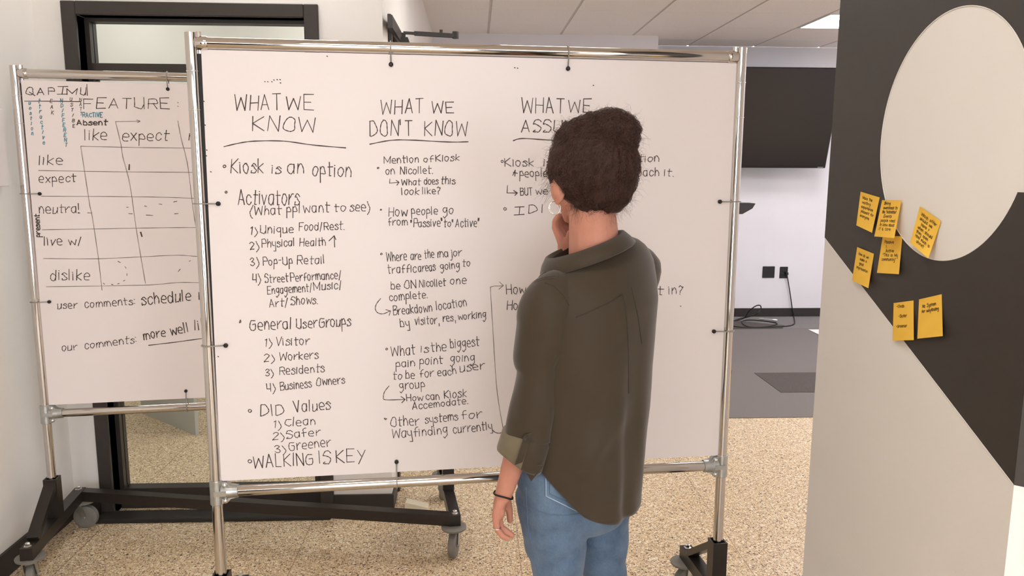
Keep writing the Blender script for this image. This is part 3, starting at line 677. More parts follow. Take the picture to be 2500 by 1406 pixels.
lines = [path((547, 358), (585, 349), (622, 344.5), (693, 344.5), (764, 354), (844, 361)), path((903, 352), (951, 343), (997, 341.6), (1093, 346.5), (1143, 346)), path((1253, 343.5), (1276, 338), (1345, 342), (1430, 344))]
write(sheet1, A1, B1, 'marker_underline', 'grey underlines below the three headings', lines, M['ink'], .0026, .0048)
write(sheet1, A1, B1, 'marker_arrow', 'long faint connecting line with an arrowhead', [path((1197, 701), (1203, 800), (1213, 950), (1229, 1050)), [(1197, 701), (1206, 698), (1227, 698)], [(1219, 688), (1229, 697), (1218, 706)]], M['ink_grey'], .0017, .0048)
dots = [[(x, y), (x+1.5, y+.8)] for x, y in ((646, 199), (653, 199), (663, 199), (668, 195), (676, 194), (683, 194), (684, 202), (497, 247), (500, 305), (504, 366), (503, 380), (514, 419), (798, 137), (1256, 165), (1263, 166), (1448, 208), (1661, 747), (532, 870))]
write(sheet1, A1, B1, 'marker_speck', 'stray marker specks', dots, M['ink'], .0024, .0047)

T2 = []
def t2(label, words, extra=(), m='ink', w=.0026):
    S = list(extra)
    for wd in words: S += text_strokes(*wd)
    write(sheet2, A2, B2, 'handwriting', 'marker handwriting "%s"' % label, S, M[m], w, .0048)
t2('QAPIMU', [('Q', 64, 231, 84, 231, 17), ('A', 91, 231, 109, 231, 17), ('P', 118, 231, 132, 231, 17), ('¦', 139, 230, 157, 230, 17), ('M', 164, 231, 188, 231, 15), ('U', 196, 232, 209, 232, 18)], [[(212, 206), (213, 233)], [(60, 247), (130, 247), (197, 248)]])
t2('FEATURE:', [('FEATURE', 205, 265, 414, 265, 25)], [[(434, 250), (435, 251)], [(434, 259), (435, 260)]])
def vert(word, x0, y0, x1, y1, size, m):
    S = []; n = len(word)
    for i, ch in enumerate(word):
        t = i/max(n-1, 1); x = x0+(x1-x0)*t; y = y0+(y1-y0)*t; w_ = max(1.5, GLY[ch][0])*size/7
        S += text_strokes(ch, x-w_/2, y+size/2, x+w_/2, y+size/2+.5, size)
    t2(word, [], S, m, .0022)
vert('uestion', 72, 250, 79, 325, 9, 'ink_teal'); vert('ttractive', 95, 246, 107, 347, 10, 'ink_teal'); vert('EAK', 125, 246, 128, 274, 9, 'ink')
vert('NDIFFERENT', 150, 245, 161, 353, 9, 'ink_teal'); vert('USTIBE', 173, 242, 180, 307, 8, 'ink_grey'); vert('NATT', 196, 243, 198, 277, 8, 'ink_grey')
t2('RACTIVE', [('RACTIVE', 202, 286, 250, 286, 11)], m='ink_teal')
t2('Absent', [('Absent', 188, 305, 261, 305, 12)], w=.0036)
t2('like', [('like', 207, 342, 261, 342, 27)]); t2('expect', [('expect', 299, 343, 411, 343, 26)]); t2('neutral', [('neutral', 461, 343, 580, 345, 24)])
t2('like', [('like', 95, 402, 153, 401, 23)]); t2('expect', [('expect', 95, 446, 185, 444, 21)]); t2('neutra!', [('neutra!', 96, 521, 195, 519, 22)])
t2('live w/', [('live', 108, 599, 152, 597, 20), ('w/', 168, 598, 200, 597, 20)]); t2('dislike', [('dislike', 124, 684, 218, 683, 26)])
t2('user comments:', [('user', 141, 754, 188, 752, 18), ('comments:', 208, 751, 331, 743, 18)]); t2('schedule', [('schedule', 347, 745, 466, 733, 27), ('n', 486, 732, 500, 731, 26)], w=.0034)
t2('our comments:', [('our', 152, 857, 188, 854, 18), ('comments:', 208, 852, 335, 836, 18)]); t2('more well liked', [('more', 352, 829, 404, 820, 22), ('well', 418, 818, 461, 810, 23), ('liked', 476, 806, 545, 798, 26)], w=.0034)
# the word present runs up the left margin
S = []
for i, ch in enumerate('present'):
    y = 576-i*8.2; w_ = GLY[ch][0]
    for st in GLY[ch][1].split():
        stt, P = _pts(st); P = P if stt else catmull(P, 4)
        S.append([(98-(gy-3)*2.0-i*.4, y-gx*1.9+2) for gx, gy in P])
t2('present', [], S, w=.0034)
rows = [[(197, 357), (330, 360), (475, 362), (620, 366)], [(94, 416), (260, 419), (473, 421), (620, 423)], [(101, 479), (300, 480), (400, 481.5), (478, 484), (620, 486)], [(103, 561), (274, 558), (400, 556), (483, 555.5), (620, 556)],
        [(106, 631), (240, 631.5), (344, 627), (434, 623), (487, 626), (620, 628)], [(113, 700), (352, 696), (430, 690), (489, 690), (620, 692)],
        [(197, 357), (206, 416), (219, 500), (225, 528), (239, 622), (249, 708)], [(282, 297), (295, 352), (300, 384), (317, 450), (332, 555), (344, 628), (355, 692)], [(434, 295), (443, 341), (458, 402), (470, 500), (482, 580)], [(282, 297), (341, 296)], [(334, 293), (342, 296), (335, 299)]]
write(sheet2, A2, B2, 'marker_table', 'hand-drawn table lines', [path(*r) for r in rows], M['ink_grey'], .0019, .0047)
marks = [[(214, 519.5), (223, 520)], [(314, 521), (323, 522)], [(357, 525), (373, 526)], [(426, 522), (435, 521)], [(309, 506), (313, 506)], [(353, 503), (358, 504)], [(388, 498), (395, 499)], [(424, 493), (432, 491)], [(288, 638), (294, 641)], [(305, 651), (308, 655)], [(310, 668), (310, 673)], [(305, 684), (301, 686)],
         [(291, 692), (287, 693)], [(272, 694), (276, 695)], [(252, 691), (255, 694)], [(440, 657), (435, 663)], [(465, 636), (462, 638)], [(190, 520), (195, 520)]]
write(sheet2, A2, B2, 'marker_dash', 'short loose dashes in the table', marks, M['ink'], .0022, .0048)
write(sheet2, A2, B2, 'marker_tick', 'thick short ticks in the table', [[(315.6, 402), (315, 414)], [(343.5, 567), (346.5, 577)]], M['ink'], .0045, .0049)
write(sheet2, A2, B2, 'marker_underline', 'underline below the last comment', [path((363, 843), (430, 835), (497, 826), (550, 822))], M['ink'], .003, .0048)

# ------------------------------------------------------------------ sticky notes on the right wall
npx = lambda l: [(2000+a/3.125, 430+b/3.125) for a, b in l]
NOTES = [
 ([(316, 118), (462, 162), (403, 432), (283, 375)], 'topmost left orange note with five lines, above the black diagonal', ['Make the', 'waiting', 'experience', 'pleasant for', 'everyone'], .20, .015, .0),
 ([(480, 183), (627, 184), (573, 472), (420, 460)], 'orange note curling over the edge of the white circle, overlapping the note below', ['Bring', 'awareness to', 'the "Activation"', 'Events', 'people need', 'to know about', 'it & care'], .14, .022, .004),
 ([(768, 230), (930, 345), (832, 628), (693, 508)], 'tilted orange note stuck inside the white circle', ['Which offer', 'should we', 'have +', 'when should', 'they open', 'How much is', 'alone?'], .20, .018, .0),
 ([(485, 455), (635, 458), (608, 748), (440, 738)], 'orange note tucked under the bottom of another note', ['', 'Passive', '!', 'Active', '"This is My', 'community"'], .10, .008, .0),
 ([(290, 540), (418, 592), (375, 855), (250, 795)], 'orange note at far left crossing the black diagonal edge', ['How do we', 'make a', 'good', 'impression'], .22, .014, .0),
 ([(568, 968), (720, 948), (722, 1250), (560, 1255)], 'lower left orange note listing three bulleted words', ['-Clean', '', '-Safer', '', '-Greener'], .16, .012, .0),
 ([(762, 940), (935, 900), (943, 1220), (748, 1240)], 'lower right orange note with two lines, fully on black', ['', 'No System', 'for wayfinding'], .12, .010, .0),
]
for pix, label, lines_, top, curl, lift in NOTES:
    px4 = npx(pix); c4 = [onp(*p) for p in px4]; TL, TR, BR, BL = c4
    cen = (TL+TR+BR+BL)/4
    nt = empty('sticky_note', cen); tag(nt, label, 'sticky note', 'orange sticky notes on the right wall')
    def surf(u, v, off=0.):   # u across, v down: glued along the top, lifting off the wall lower down
        p = TL.lerp(TR, u).lerp(BL.lerp(BR, u), v)
        d = .0016+lift+curl*(v**2.2)*(.55+.45*math.cos((u-.8)*2.2))+.004*max(0, .12-v)*(1-u)*8
        # follow the line of sight so that the lifted edge keeps its place on the paper outline
        ry = (p-Vector((0, 0, EYE))); return p - ry*((d+off)/ry.x) - cen
    n = 10; mb = MB(); vs = [surf(i/n, j/n) for j in range(n+1) for i in range(n+1)]; vb = [surf(i/n, j/n, -.0004) for j in range(n+1) for i in range(n+1)]
    mb.add(vs, [(j*(n+1)+i, (j+1)*(n+1)+i, (j+1)*(n+1)+i+1, j*(n+1)+i+1) for j in range(n) for i in range(n)])
    mb.add(vb, [(j*(n+1)+i, j*(n+1)+i+1, (j+1)*(n+1)+i+1, (j+1)*(n+1)+i) for j in range(n) for i in range(n)])
    mb.build('paper', M['note'], nt, smooth=True)
    mb = MB(); rows_ = max(len(lines_), 5); y = top
    for li, ln in enumerate(lines_):
        if ln:
            S = text_strokes(ln, 0, 0, min(.72, .065*len(ln)), 0, .075, jit=.3, dot=.006)
            x_ = .14+.03*rnd.random()+(.12 if len(ln) < 7 and li else 0)
            ribbons(mb, [[(x_+a, y-.02+b) for a, b in s_] for s_ in S], lambda a, b: surf(min(max(a, .02), .98), min(max(b, .02), .98), .0005), .0011, Vector((-1, 0, 0)))
        y += .115 if len(lines_) > 5 else .13
    w_ = mb.build('pen_writing', M['note_ink'], nt); w_['kind'] = 'stuff'

# ------------------------------------------------------------------ television
y_b = 7.42; bl = on_y(2015, 411, y_b); tilt = math.radians(15); TW, TH = 1.62, .94
tv = empty('television', bl); tag(tv, 'large black flat television tilted forward on the far wall', 'television')
tv.rotation_euler = (tilt, 0, 0)
mb = MB(); mb.box((-TW, 0, 0), (0, .035, TH), .006); mb.box((-TW*.75, .035, TH*.2), (-TW*.25, .07, TH*.7), .01); mb.build('housing', M['tv_bezel'], tv)
MB().box((-TW+.010, -.001, .022), (-.010, .004, TH-.010)).build('screen', M['tv'], tv)
mb = MB()
for i, (a, w) in enumerate(((-.078, .006), (-.069, .008), (-.058, .005), (-.051, .007), (-.041, .006), (-.032, .008))): mb.box((a, -.002, .008), (a+w, -.0003, .0135))
mb.build('badge', M['tv_text'], tv)
mb = MB(); mb.bar((-TW/2, .06, TH*.35), (-TW/2, .20, TH*.28), .3, .04); mb.build('wall_mount', M['tv_bezel'], tv)
MB().box((-TW/2-.3, .19, .1), (-TW/2+.3, .24, .55)).build('mount_plate', M['tv_bezel'], tv)

# wall plates, cable coil
a, b = on_y(1862, 650, YB), on_y(1890, 678, YB)
o = empty('outlet_cover', ((a.x+b.x)/2, YB, (a.z+b.z)/2)); tag(o, 'square blank black wall plate below the television', 'wall plate')
w, h = (b.x-a.x)/2, (a.z-b.z)/2
MB().box((-w, -.008, -h), (w, 0, h), .003).build('plate', M['outlet'], o)
for dx in (-w*.45, w*.45):
    for dz in (-h*.6, h*.6): MB()._lathe(Vector((dx, -.008, dz)), Vector((0, -1, 0)), [(0, .004), (.001, .003)], 8).build('screw', M['cable'], o)
a, b = on_y(1904, 651, YB), on_y(1922, 679, YB)
o = empty('power_outlet', ((a.x+b.x)/2, YB, (a.z+b.z)/2)); tag(o, 'narrow black power outlet with a plug in it, right of the blank plate', 'outlet')
w2, h2 = (b.x-a.x)/2, (a.z-b.z)/2
MB().box((-w2, -.007, -h2), (w2, 0, h2), .003).build('plate', M['outlet'], o)
mb = MB(); mb.box((-.017, -.010, .008), (.017, -.006, .038), .002); mb.box((-.017, -.010, -.038), (.017, -.006, -.008), .002); mb.build('socket', M['cable'], o)
cpts = []
for x, y in ((1921, 668), (1923, 680), (1928, 710), (1933, 745), (1937, 775)): cpts.append(on_y(x, y, YB-.03))
zf = .012
for x, y in ((1940, 788), (1932, 794), (1915, 796.5), (1890, 798), (1860, 799), (1830, 798), (1815, 792), (1812, 784), (1830, 781), (1860, 783), (1890, 787), (1897, 791), (1880, 796), (1850, 799), (1815, 799), (1790, 796), (1775, 789), (1790, 783), (1820, 775)):
    p = on_z(x, y, zf); p.y = min(p.y, YB-.05); cpts.append(p)
loopz = [(1845, 768, .10), (1857, 755, .15), (1856, 746, .19), (1845, 747, .18), (1828, 760, .12), (1818, 775, .04), (1800, 782, .012), (1770, 785, .012), (1740, 786, .012)]
for x, y, z in loopz: p = on_z(x, y, z); p.y = min(p.y, YB-.04); cpts.append(p)
cs = [Vector(p) for p in catmull([tuple(p) for p in cpts], 6)]
for p in cs: p.y = min(p.y, YB-.025); p.z = max(p.z, .0105)
cab = MB().tube(cs, .0055, 8).build('power_cable', M['cable'], None, smooth=True); tag(cab, 'black cable running down from the outlet and coiled on the carpet', 'cable')
MB().box((cs[0].x-.012, YB-.045, cs[0].z-.014), (cs[0].x+.012, YB-.010, cs[0].z+.014), .003).build('plug', M['cable'], cab)
a, b = on_z(1853, 778, .024), on_z(1898, 782, .024); d = (b-a).normalized()
mb = MB(); mb._lathe(a, d, [(0, .006), (.02, .011), (.05, .011), (.052, .007), ((b-a).length-.05, .007), ((b-a).length-.048, .011), ((b-a).length-.01, .011), ((b-a).length, .006)], 12)
o = mb.build('video_connector', M['plug_silver'], None, angle=.6); tag(o, 'small silver cable connector lying on the coiled black cable', 'connector')

# white sheet on the carpet
a = on_z(1973, 805, .005)
o = MB().prism([(a.x, a.y), (a.x+.005, a.y-.22), (a.x+.32, a.y-.40), (a.x+.6, a.y)], 'z', .0075, .0085).build('paper_sheet', M['white_card'], None); tag(o, 'white paper lying on the carpet at the edge of the right wall', 'paper')

# lectern whose top edge and foot peep out past the board
lx, ly = 1.70, 5.48
lt = empty('lectern', (lx, ly, 0.004)); tag(lt, 'black lectern behind the large whiteboard, only top corner and foot showing', 'lectern')
mb = MB(); tz = on_y(1836, 497, ly).z; tx = on_y(1836, 497, ly).x-lx
mb.prism([(-tx, tz-.075), (tx-.09, tz-.075), (tx-.02, tz-.035), (tx, tz), (-tx, tz)], 'y', -.07, .07)
mb.build('sloped_top', M['rack_black'], lt)
MB().box((-.05, -.04, .02), (.05, .04, tz-.10), .005).build('column', M['rack_black'], lt)
fx = on_z(1794, 914, .02).x-lx
mb = MB(); mb.box((-fx, -.025, 0), (fx, .025, .03), .004); mb.box((-.025, -.25, 0), (.025, .2, .03), .004); mb.build('foot', M['rack_black'], lt)

# board leaning on the left wall, card by the corner
a, b = on_x(25, 455, XL+.03), on_x(8, 276, XL+.03)
o = MB().box((XL, 2.1, a.z), (XL+.03, a.y, 1.70), .003).build('wall_panel', M['board'], None); tag(o, 'plain white panel mounted on the left wall, cut off by the frame', 'panel')
A_, B_, C_, D2 = on_z(985, 1244, 0), on_z(1043, 1246, 0), on_z(1043, 1237, .012), on_z(990, 1226, .03)
c0 = on_z(988, 1245, 0)
mb = MB(); mb.add([(c0.x, c0.y, 0), (c0.x+.105, c0.y-.012, 0), (c0.x+.105, c0.y+.045, 0), (c0.x+.005, c0.y+.055, 0), (c0.x+.002, c0.y+.006, .032), (c0.x+.104, c0.y-.006, .010), (c0.x+.104, c0.y+.045, .010), (c0.x+.007, c0.y+.052, .032)],
   [(3, 2, 1, 0), (4, 5, 6, 7), (0, 1, 5, 4), (1, 2, 6, 5), (2, 3, 7, 6), (3, 0, 4, 7)])
o = mb.build('door_wedge', M['card'], None); tag(o, 'cream door wedge on the speckled floor at the wall corner', 'door wedge')

# ------------------------------------------------------------------ the woman at the board
def voxel(mb, size, smooth=6, fac=.5):
    me = bpy.data.meshes.new('tmp'); me.from_pydata([tuple(v) for v in mb.v], [], mb.f); me.update()
    o = bpy.data.objects.new('tmp', me); COL.objects.link(o)
    r = o.modifiers.new('r', 'REMESH'); r.mode = 'VOXEL'; r.voxel_size = size; r.use_smooth_shade = True
    s_ = o.modifiers.new('s', 'SMOOTH'); s_.iterations = smooth; s_.factor = fac
    dg = bpy.context.evaluated_depsgraph_get(); dg.update()
    out = bpy.data.meshes.new_from_object(o.evaluated_get(dg))
    bpy.data.objects.remove(o); return out
def link_mesh(name, me, m, parent):
    me.materials.clear(); me.materials.append(m); me.polygons.foreach_set('use_smooth', [True]*len(me.polygons))
    o = bpy.data.objects.new(name, me); COL.objects.link(o); o.parent = parent; return o
def bvh_of(me): return BVHTree.FromPolygons([v.co.copy() for v in me.vertices], [tuple(p.vertices) for p in me.polygons])

skin = mat('skin', s2l(196, 136, 114), .5, spec=.4, sss=.12); add_noise(skin, 45, .05, .25, 900)
hair_m = mat('dark_brown_hair', s2l(60, 39, 33), .65, spec=.25); add_noise(hair_m, 40, .35, .8, 160, stretch=(1, 1, 1))
strand_m = mat('hair_strand', s2l(84, 58, 48), .42, spec=.5)
olive = mat('olive_blouse_fabric', s2l(60, 49, 34), .6, spec=.3, sheen=.25); add_noise(olive, 14, .05, .18, 1400)
olive_lt = mat('olive_cuff_inside', s2l(114, 104, 83), .7, spec=.2, sheen=.2); add_noise(olive_lt, 30, .05, .15, 1200)
seam_m = mat('olive_seam', s2l(52, 46, 35), .7)
def denim():
    m = mat('washed_blue_denim', s2l(116, 142, 170), .8, spec=.2, sheen=.15); N, L, b = nodes(m)
    tc = N.new('ShaderNodeTexCoord'); n = N.new('ShaderNodeTexNoise'); n.inputs['Scale'].default_value = 7; n.inputs['Detail'].default_value = 8; n.inputs['Roughness'].default_value = .65; L.new(tc.outputs['Object'], n.inputs['Vector'])
    mp = N.new('ShaderNodeMapping'); mp.inputs['Scale'].default_value = (300, 300, 60); L.new(tc.outputs['Object'], mp.inputs['Vector'])
    n2 = N.new('ShaderNodeTexNoise'); n2.inputs['Scale'].default_value = 3; n2.inputs['Detail'].default_value = 2; L.new(mp.outputs[0], n2.inputs['Vector'])
    r = N.new('ShaderNodeValToRGB'); e = r.color_ramp.elements; e[0].position = .3; e[0].color = (*s2l(68, 88, 114), 1); e[1].position = .7; e[1].color = (*s2l(116, 138, 160), 1); L.new(n.outputs[0], r.inputs[0])
    mx = N.new('ShaderNodeMix'); mx.data_type = 'RGBA'; mx.blend_type = 'MULTIPLY'; mx.inputs['Factor'].default_value = .45
    r2 = N.new('ShaderNodeValToRGB'); r2.color_ramp.elements[0].color = (.55, .6, .68, 1); r2.color_ramp.elements[0].position = .35; r2.color_ramp.elements[1].position = .65; L.new(n2.outputs[0], r2.inputs[0])
    L.new(r.outputs[0], mx.inputs['A']); L.new(r2.outputs[0], mx.inputs['B']); L.new(mx.outputs['Result'], b.inputs['Base Color'])
    bp = N.new('ShaderNodeBump'); bp.inputs['Strength'].default_value = .25; bp.inputs['Distance'].default_value = .001; L.new(n2.outputs[0], bp.inputs['Height']); L.new(bp.outputs[0], b.inputs['Normal'])
    return m
jean = denim()
thread = mat('denim_seam', s2l(92, 112, 138), .8); thread_lt = mat('faded_denim_edge', s2l(168, 186, 204), .8)
silver = mat('silver_jewellery', (.86, .84, .8), .18, 1.); tie_m = mat('black_hair_tie', s2l(24, 18, 18), .6)
shoe_m = mat('black_shoe', s2l(34, 32, 32), .5); sole_m = mat('pale_sole', s2l(210, 206, 198), .6)

PSI = math.radians(35); SX = Vector((math.cos(PSI), math.sin(PSI), 0)); FR = Vector((-math.sin(PSI), math.cos(PSI), 0)); Z3 = Vector((0, 0, 1))
P = on_y
woman = empty('person', Vector((.26, 1.80, 0)))
tag(woman, 'person in dark olive blouse and blue jeans, dark hair in a bun, studying the whiteboard', 'person')
woman_inv = Matrix.Translation(-woman.location)
def to_local(o):
    o.data.transform(woman_inv); return o

# --- body: every limb, the head and both hands grown into one skin
b = MB()
HY = math.radians(20); HS = Vector((math.cos(HY), math.sin(HY), 0)); HFv = Vector((-math.sin(HY), math.cos(HY), 0))
Hc = P(1431, 430, 1.805)
Rh = Matrix((HS, HFv, Z3)).transposed() @ Matrix.Rotation(math.radians(-8), 3, 'X')   # columns side, front, up; nodding down a little
def hp(s, f, z): return Hc + Rh @ Vector((s, f, z))
b.ellipsoid(hp(0, -.008, .022), (.074, .092, .088), Rh, 28, 18); b.ellipsoid(hp(0, .030, -.020), (.064, .062, .082), Rh, 24, 16)
b.ellipsoid(hp(0, .052, -.078), (.034, .034, .026), Rh); b.capsule(hp(-.052, .004, -.052), hp(-.016, .062, -.088), .022, .017); b.capsule(hp(.052, .004, -.052), hp(.016, .062, -.088), .022, .017)
b.capsule(hp(0, .086, .006), hp(0, .106, -.026), .008, .012); b.ellipsoid(hp(-.010, .094, -.030), (.008, .010, .007), Rh); b.ellipsoid(hp(.010, .094, -.030), (.008, .010, .007), Rh)
b.ellipsoid(hp(0, .086, -.051), (.023, .010, .006), Rh); b.ellipsoid(hp(0, .085, -.060), (.020, .010, .006), Rh)
b.capsule(hp(-.040, .074, .022), hp(.040, .074, .022), .012, .012)
for sg in (-1, 1):
    e0 = hp(sg*.081, -.014, -.030)
    Re = Rh @ Matrix.Rotation(sg*math.radians(-22), 3, 'Z')
    b.ellipsoid(e0, (.0095, .022, .033), Re); b.ellipsoid(e0+Rh @ Vector((sg*.006, -.008, .004)), (.006, .014, .026), Re); b.ellipsoid(e0+Rh @ Vector((0, .004, -.026)), (.006, .009, .012), Re)
NB = P(1452, 640, 1.805)
b.capsule(hp(0, -.022, -.045), NB, .052, .062, 20); b.capsule(hp(0, -.030, -.02), NB+Vector((0, -.012, -.02)), .045, .055, 20)
SL, EL, WL = P(1345, 722, 1.712), P(1308, 958, 1.700), P(1229, 1208, 1.700)
SR, ER, WR = P(1566, 668, 1.892), Vector((.405, 2.03, 1.07)), P(1390, 640, 1.912)
b.capsule(NB+Vector((0, 0, -.03)), SL, .048, .036); b.capsule(NB+Vector((0, 0, -.03)), SR, .048, .034)
chest = P(1438, 780, 1.81); belly = P(1430, 960, 1.81); hips = P(1415, 1130, 1.81)
Rb = Matrix((SX, FR, Z3)).transposed()
b.ellipsoid(chest, (.135, .092, .16), Rb, 24, 16); b.ellipsoid(belly, (.115, .085, .15), Rb, 24, 16); b.ellipsoid(hips, (.135, .098, .12), Rb, 24, 16); b.ellipsoid(chest+FR*.055+Vector((0, 0, -.0)), (.10, .06, .07), Rb)
b.capsule(SL, EL, .042, .036, 16); b.capsule(EL, WL, .036, .0205, 16); b.capsule(EL+(WL-EL)*.2, WL, .036, .0205, 16)
b.capsule(SR, ER, .035, .035, 16); b.capsule(ER, WR, .037, .021, 16)
# left hand, hanging, seen from the little-finger side
def chain(pts, rs):
    for i in range(len(pts)-1): b.capsule(pts[i], pts[i+1], rs[i], rs[i+1], 12)
lh = [
 ([(1224, 1222, 1.694), (1211, 1256, 1.690), (1213, 1291, 1.690), (1226, 1308, 1.691), (1240, 1315, 1.692)], (.0135, .0105, .0080, .0075, .0065)),
 ([(1226, 1220, 1.702), (1214, 1252, 1.709), (1222, 1288, 1.709), (1240, 1299, 1.710), (1251, 1307, 1.711)], (.0140, .0115, .0086, .0080, .0070)),
 ([(1228, 1219, 1.712), (1214, 1250, 1.728), (1219, 1290, 1.729), (1236, 1303, 1.729), (1248, 1306, 1.729)], (.0140, .0118, .0088, .0082, .0072)),
 ([(1230, 1218, 1.720), (1213, 1247, 1.746), (1215, 1284, 1.748), (1229, 1299, 1.747), (1240, 1303, 1.747)], (.0135, .0115, .0086, .0080, .0070)),
 ([(1233, 1214, 1.718), (1240, 1232, 1.742), (1244, 1250, 1.750), (1245, 1270, 1.752)], (.0130, .0105, .0090, .0078)),
]
for pts, rs in lh: chain([P(*p) for p in pts], rs)
b.ellipsoid(P(1219, 1238, 1.716), (.013, .034, .026), Matrix.Rotation(.2, 3, 'Z'))
# right hand, raised to the chin
rh = [
 ([(1385, 624, 1.930), (1369, 585, 1.925), (1355, 556, 1.930), (1356, 538, 1.925), (1364, 526, 1.915)], (.0150, .0115, .0088, .0080, .0072)),
 ([(1388, 622, 1.942), (1376, 582, 1.945), (1362, 550, 1.952), (1364, 534, 1.945), (1374, 526, 1.930)], (.0150, .0118, .0090, .0082, .0074)),
 ([(1392, 624, 1.950), (1386, 584, 1.963), (1374, 553, 1.970), (1376, 538, 1.960), (1386, 532, 1.942)], (.0145, .0115, .0088, .0080, .0072)),
 ([(1396, 628, 1.955), (1396, 590, 1.976), (1387, 563, 1.984), (1388, 548, 1.974), (1396, 542, 1.958)], (.0135, .0105, .0080, .0074, .0066)),
 ([(1396, 630, 1.932), (1391, 604, 1.922), (1388, 584, 1.915), (1391, 568, 1.905)], (.0140, .0115, .0092, .0080)),
]
for pts, rs in rh: chain([P(p[0], p[1], p[2]-.028) for p in pts], rs)
b.ellipsoid(P(1381, 604, 1.917), (.018, .028, .030), Matrix.Rotation(.4, 3, 'Z'))
# legs and feet
HL, KL = P(1352, 1190, 1.755), P(1362, 1406, 1.752); HR, KR = P(1460, 1195, 1.862), P(1473, 1406, 1.858)
KLz = Vector((KL.x+.004, KL.y+.002, .46)); KRz = Vector((KR.x+.004, KR.y+.002, .46)); AL = Vector((KLz.x+.004, KLz.y-.012, .085)); AR = Vector((KRz.x+.010, KRz.y-.012, .085))
for H_, K_, A_ in ((HL, KLz, AL), (HR, KRz, AR)):
    b.capsule(H_, K_, .070, .046, 18); b.capsule(K_, A_, .045, .030, 18); b.capsule(A_+Vector((0, 0, -.03)), A_+FR*.12+Vector((0, 0, -.055)), .030, .022)
body = to_local(link_mesh('body', voxel(b, .0031, 5, .5), skin, woman))
# face features
for sg in (-1, 1):
    e = MB().ellipsoid(hp(sg*.031, .076, .002), (.0115, .0115, .0115)).build('eye', mat('eye_white', (.85, .83, .8), .2), woman, smooth=True); to_local(e)
    i_ = MB().ellipsoid(hp(sg*.031, .0865, .001), (.0052, .0030, .0052), Rh).build('iris', mat('brown_iris', s2l(60, 36, 22), .2), e, smooth=True); to_local(i_)
    w_ = MB().tube([hp(sg*(.014+.010*k), .089-.003*k*k*.6, .020+.004*math.sin(k)) for k in range(4)], [.0022, .003, .0026, .0010], 6).build('eyebrow', hair_m, woman, smooth=True); to_local(w_)
l_ = MB(); l_.ellipsoid(hp(0, .0905, -.0515), (.021, .008, .0045), Rh); l_.ellipsoid(hp(0, .0895, -.0595), (.018, .008, .0052), Rh)
to_local(link_mesh('lips', voxel(l_, .0012, 2), mat('lip_colour', s2l(170, 92, 84), .4), woman))

# --- hair
h = MB()
h.ellipsoid(P(1449, 408, 1.785), (.103, .106, .097), Rh, 28, 18); h.ellipsoid(P(1463, 450, 1.772), (.079, .080, .070), Rh, 28, 18)
h.ellipsoid(P(1425, 345, 1.80), (.066, .080, .052), Rh); h.ellipsoid(P(1455, 322, 1.80), (.055, .07, .042), Rh)
h.ellipsoid(P(1492, 325, 1.785), (.066, .066, .052), Matrix.Rotation(.15, 3, 'Y'), 28, 18); h.ellipsoid(P(1515, 322, 1.78), (.040, .05, .043), None); h.ellipsoid(P(1490, 375, 1.775), (.045, .055, .045), None)
h.ellipsoid(P(1390, 452, 1.765), (.020, .035, .036), None); h.ellipsoid(P(1450, 508, 1.765), (.048, .035, .022), None); h.ellipsoid(P(1513, 432, 1.78), (.036, .05, .06), None)
hm = voxel(h, .0040, 5)
bun = P(1492, 325, 1.785)
hn0 = [v.normal.copy() for v in hm.vertices]
for v, nn in zip(hm.vertices, hn0):
    p = v.co; d = (p-bun)
    n1 = mnoise.noise(p*38)*.0035+mnoise.noise(p*90+Vector((3, 1, 7)))*.0018
    # combed ridges run towards the bun
    az = math.atan2(d.z, d.x); n1 += .0016*math.sin(az*26+mnoise.noise(p*20)*5)
    v.co = p + nn*n1
hair = link_mesh('hair', hm, hair_m, woman)
hv = [v.co.copy() for v in hm.vertices]; hn = [v.normal.copy() for v in hm.vertices]
rs_ = random.Random(11); st = MB()
from mathutils.kdtree import KDTree
kd = KDTree(len(hv))
for i, p in enumerate(hv): kd.insert(p, i)
kd.balance()
def surf_pt(p, off):
    co, i, d = kd.find(p); n = hn[i]; return p-n*(p-co).dot(n)+n*off, n
def strand(pts, r):
    k = len(st.v); n = len(pts)
    for i, p in enumerate(pts):
        d = (pts[min(i+1, n-1)]-pts[max(i-1, 0)]); d = d.normalized() if d.length > 1e-7 else Vector((0, 0, 1))
        u = d.orthogonal().normalized(); w = d.cross(u); rr = r*(1-.7*i/(n-1))
        for a in (0, 2.094, 4.189): st.v.append(p+(u*math.cos(a)+w*math.sin(a))*rr)
    for i in range(n-1):
        for a in range(3): st.f.append((k+3*i+a, k+3*i+(a+1) % 3, k+3*i+3+(a+1) % 3, k+3*i+3+a))
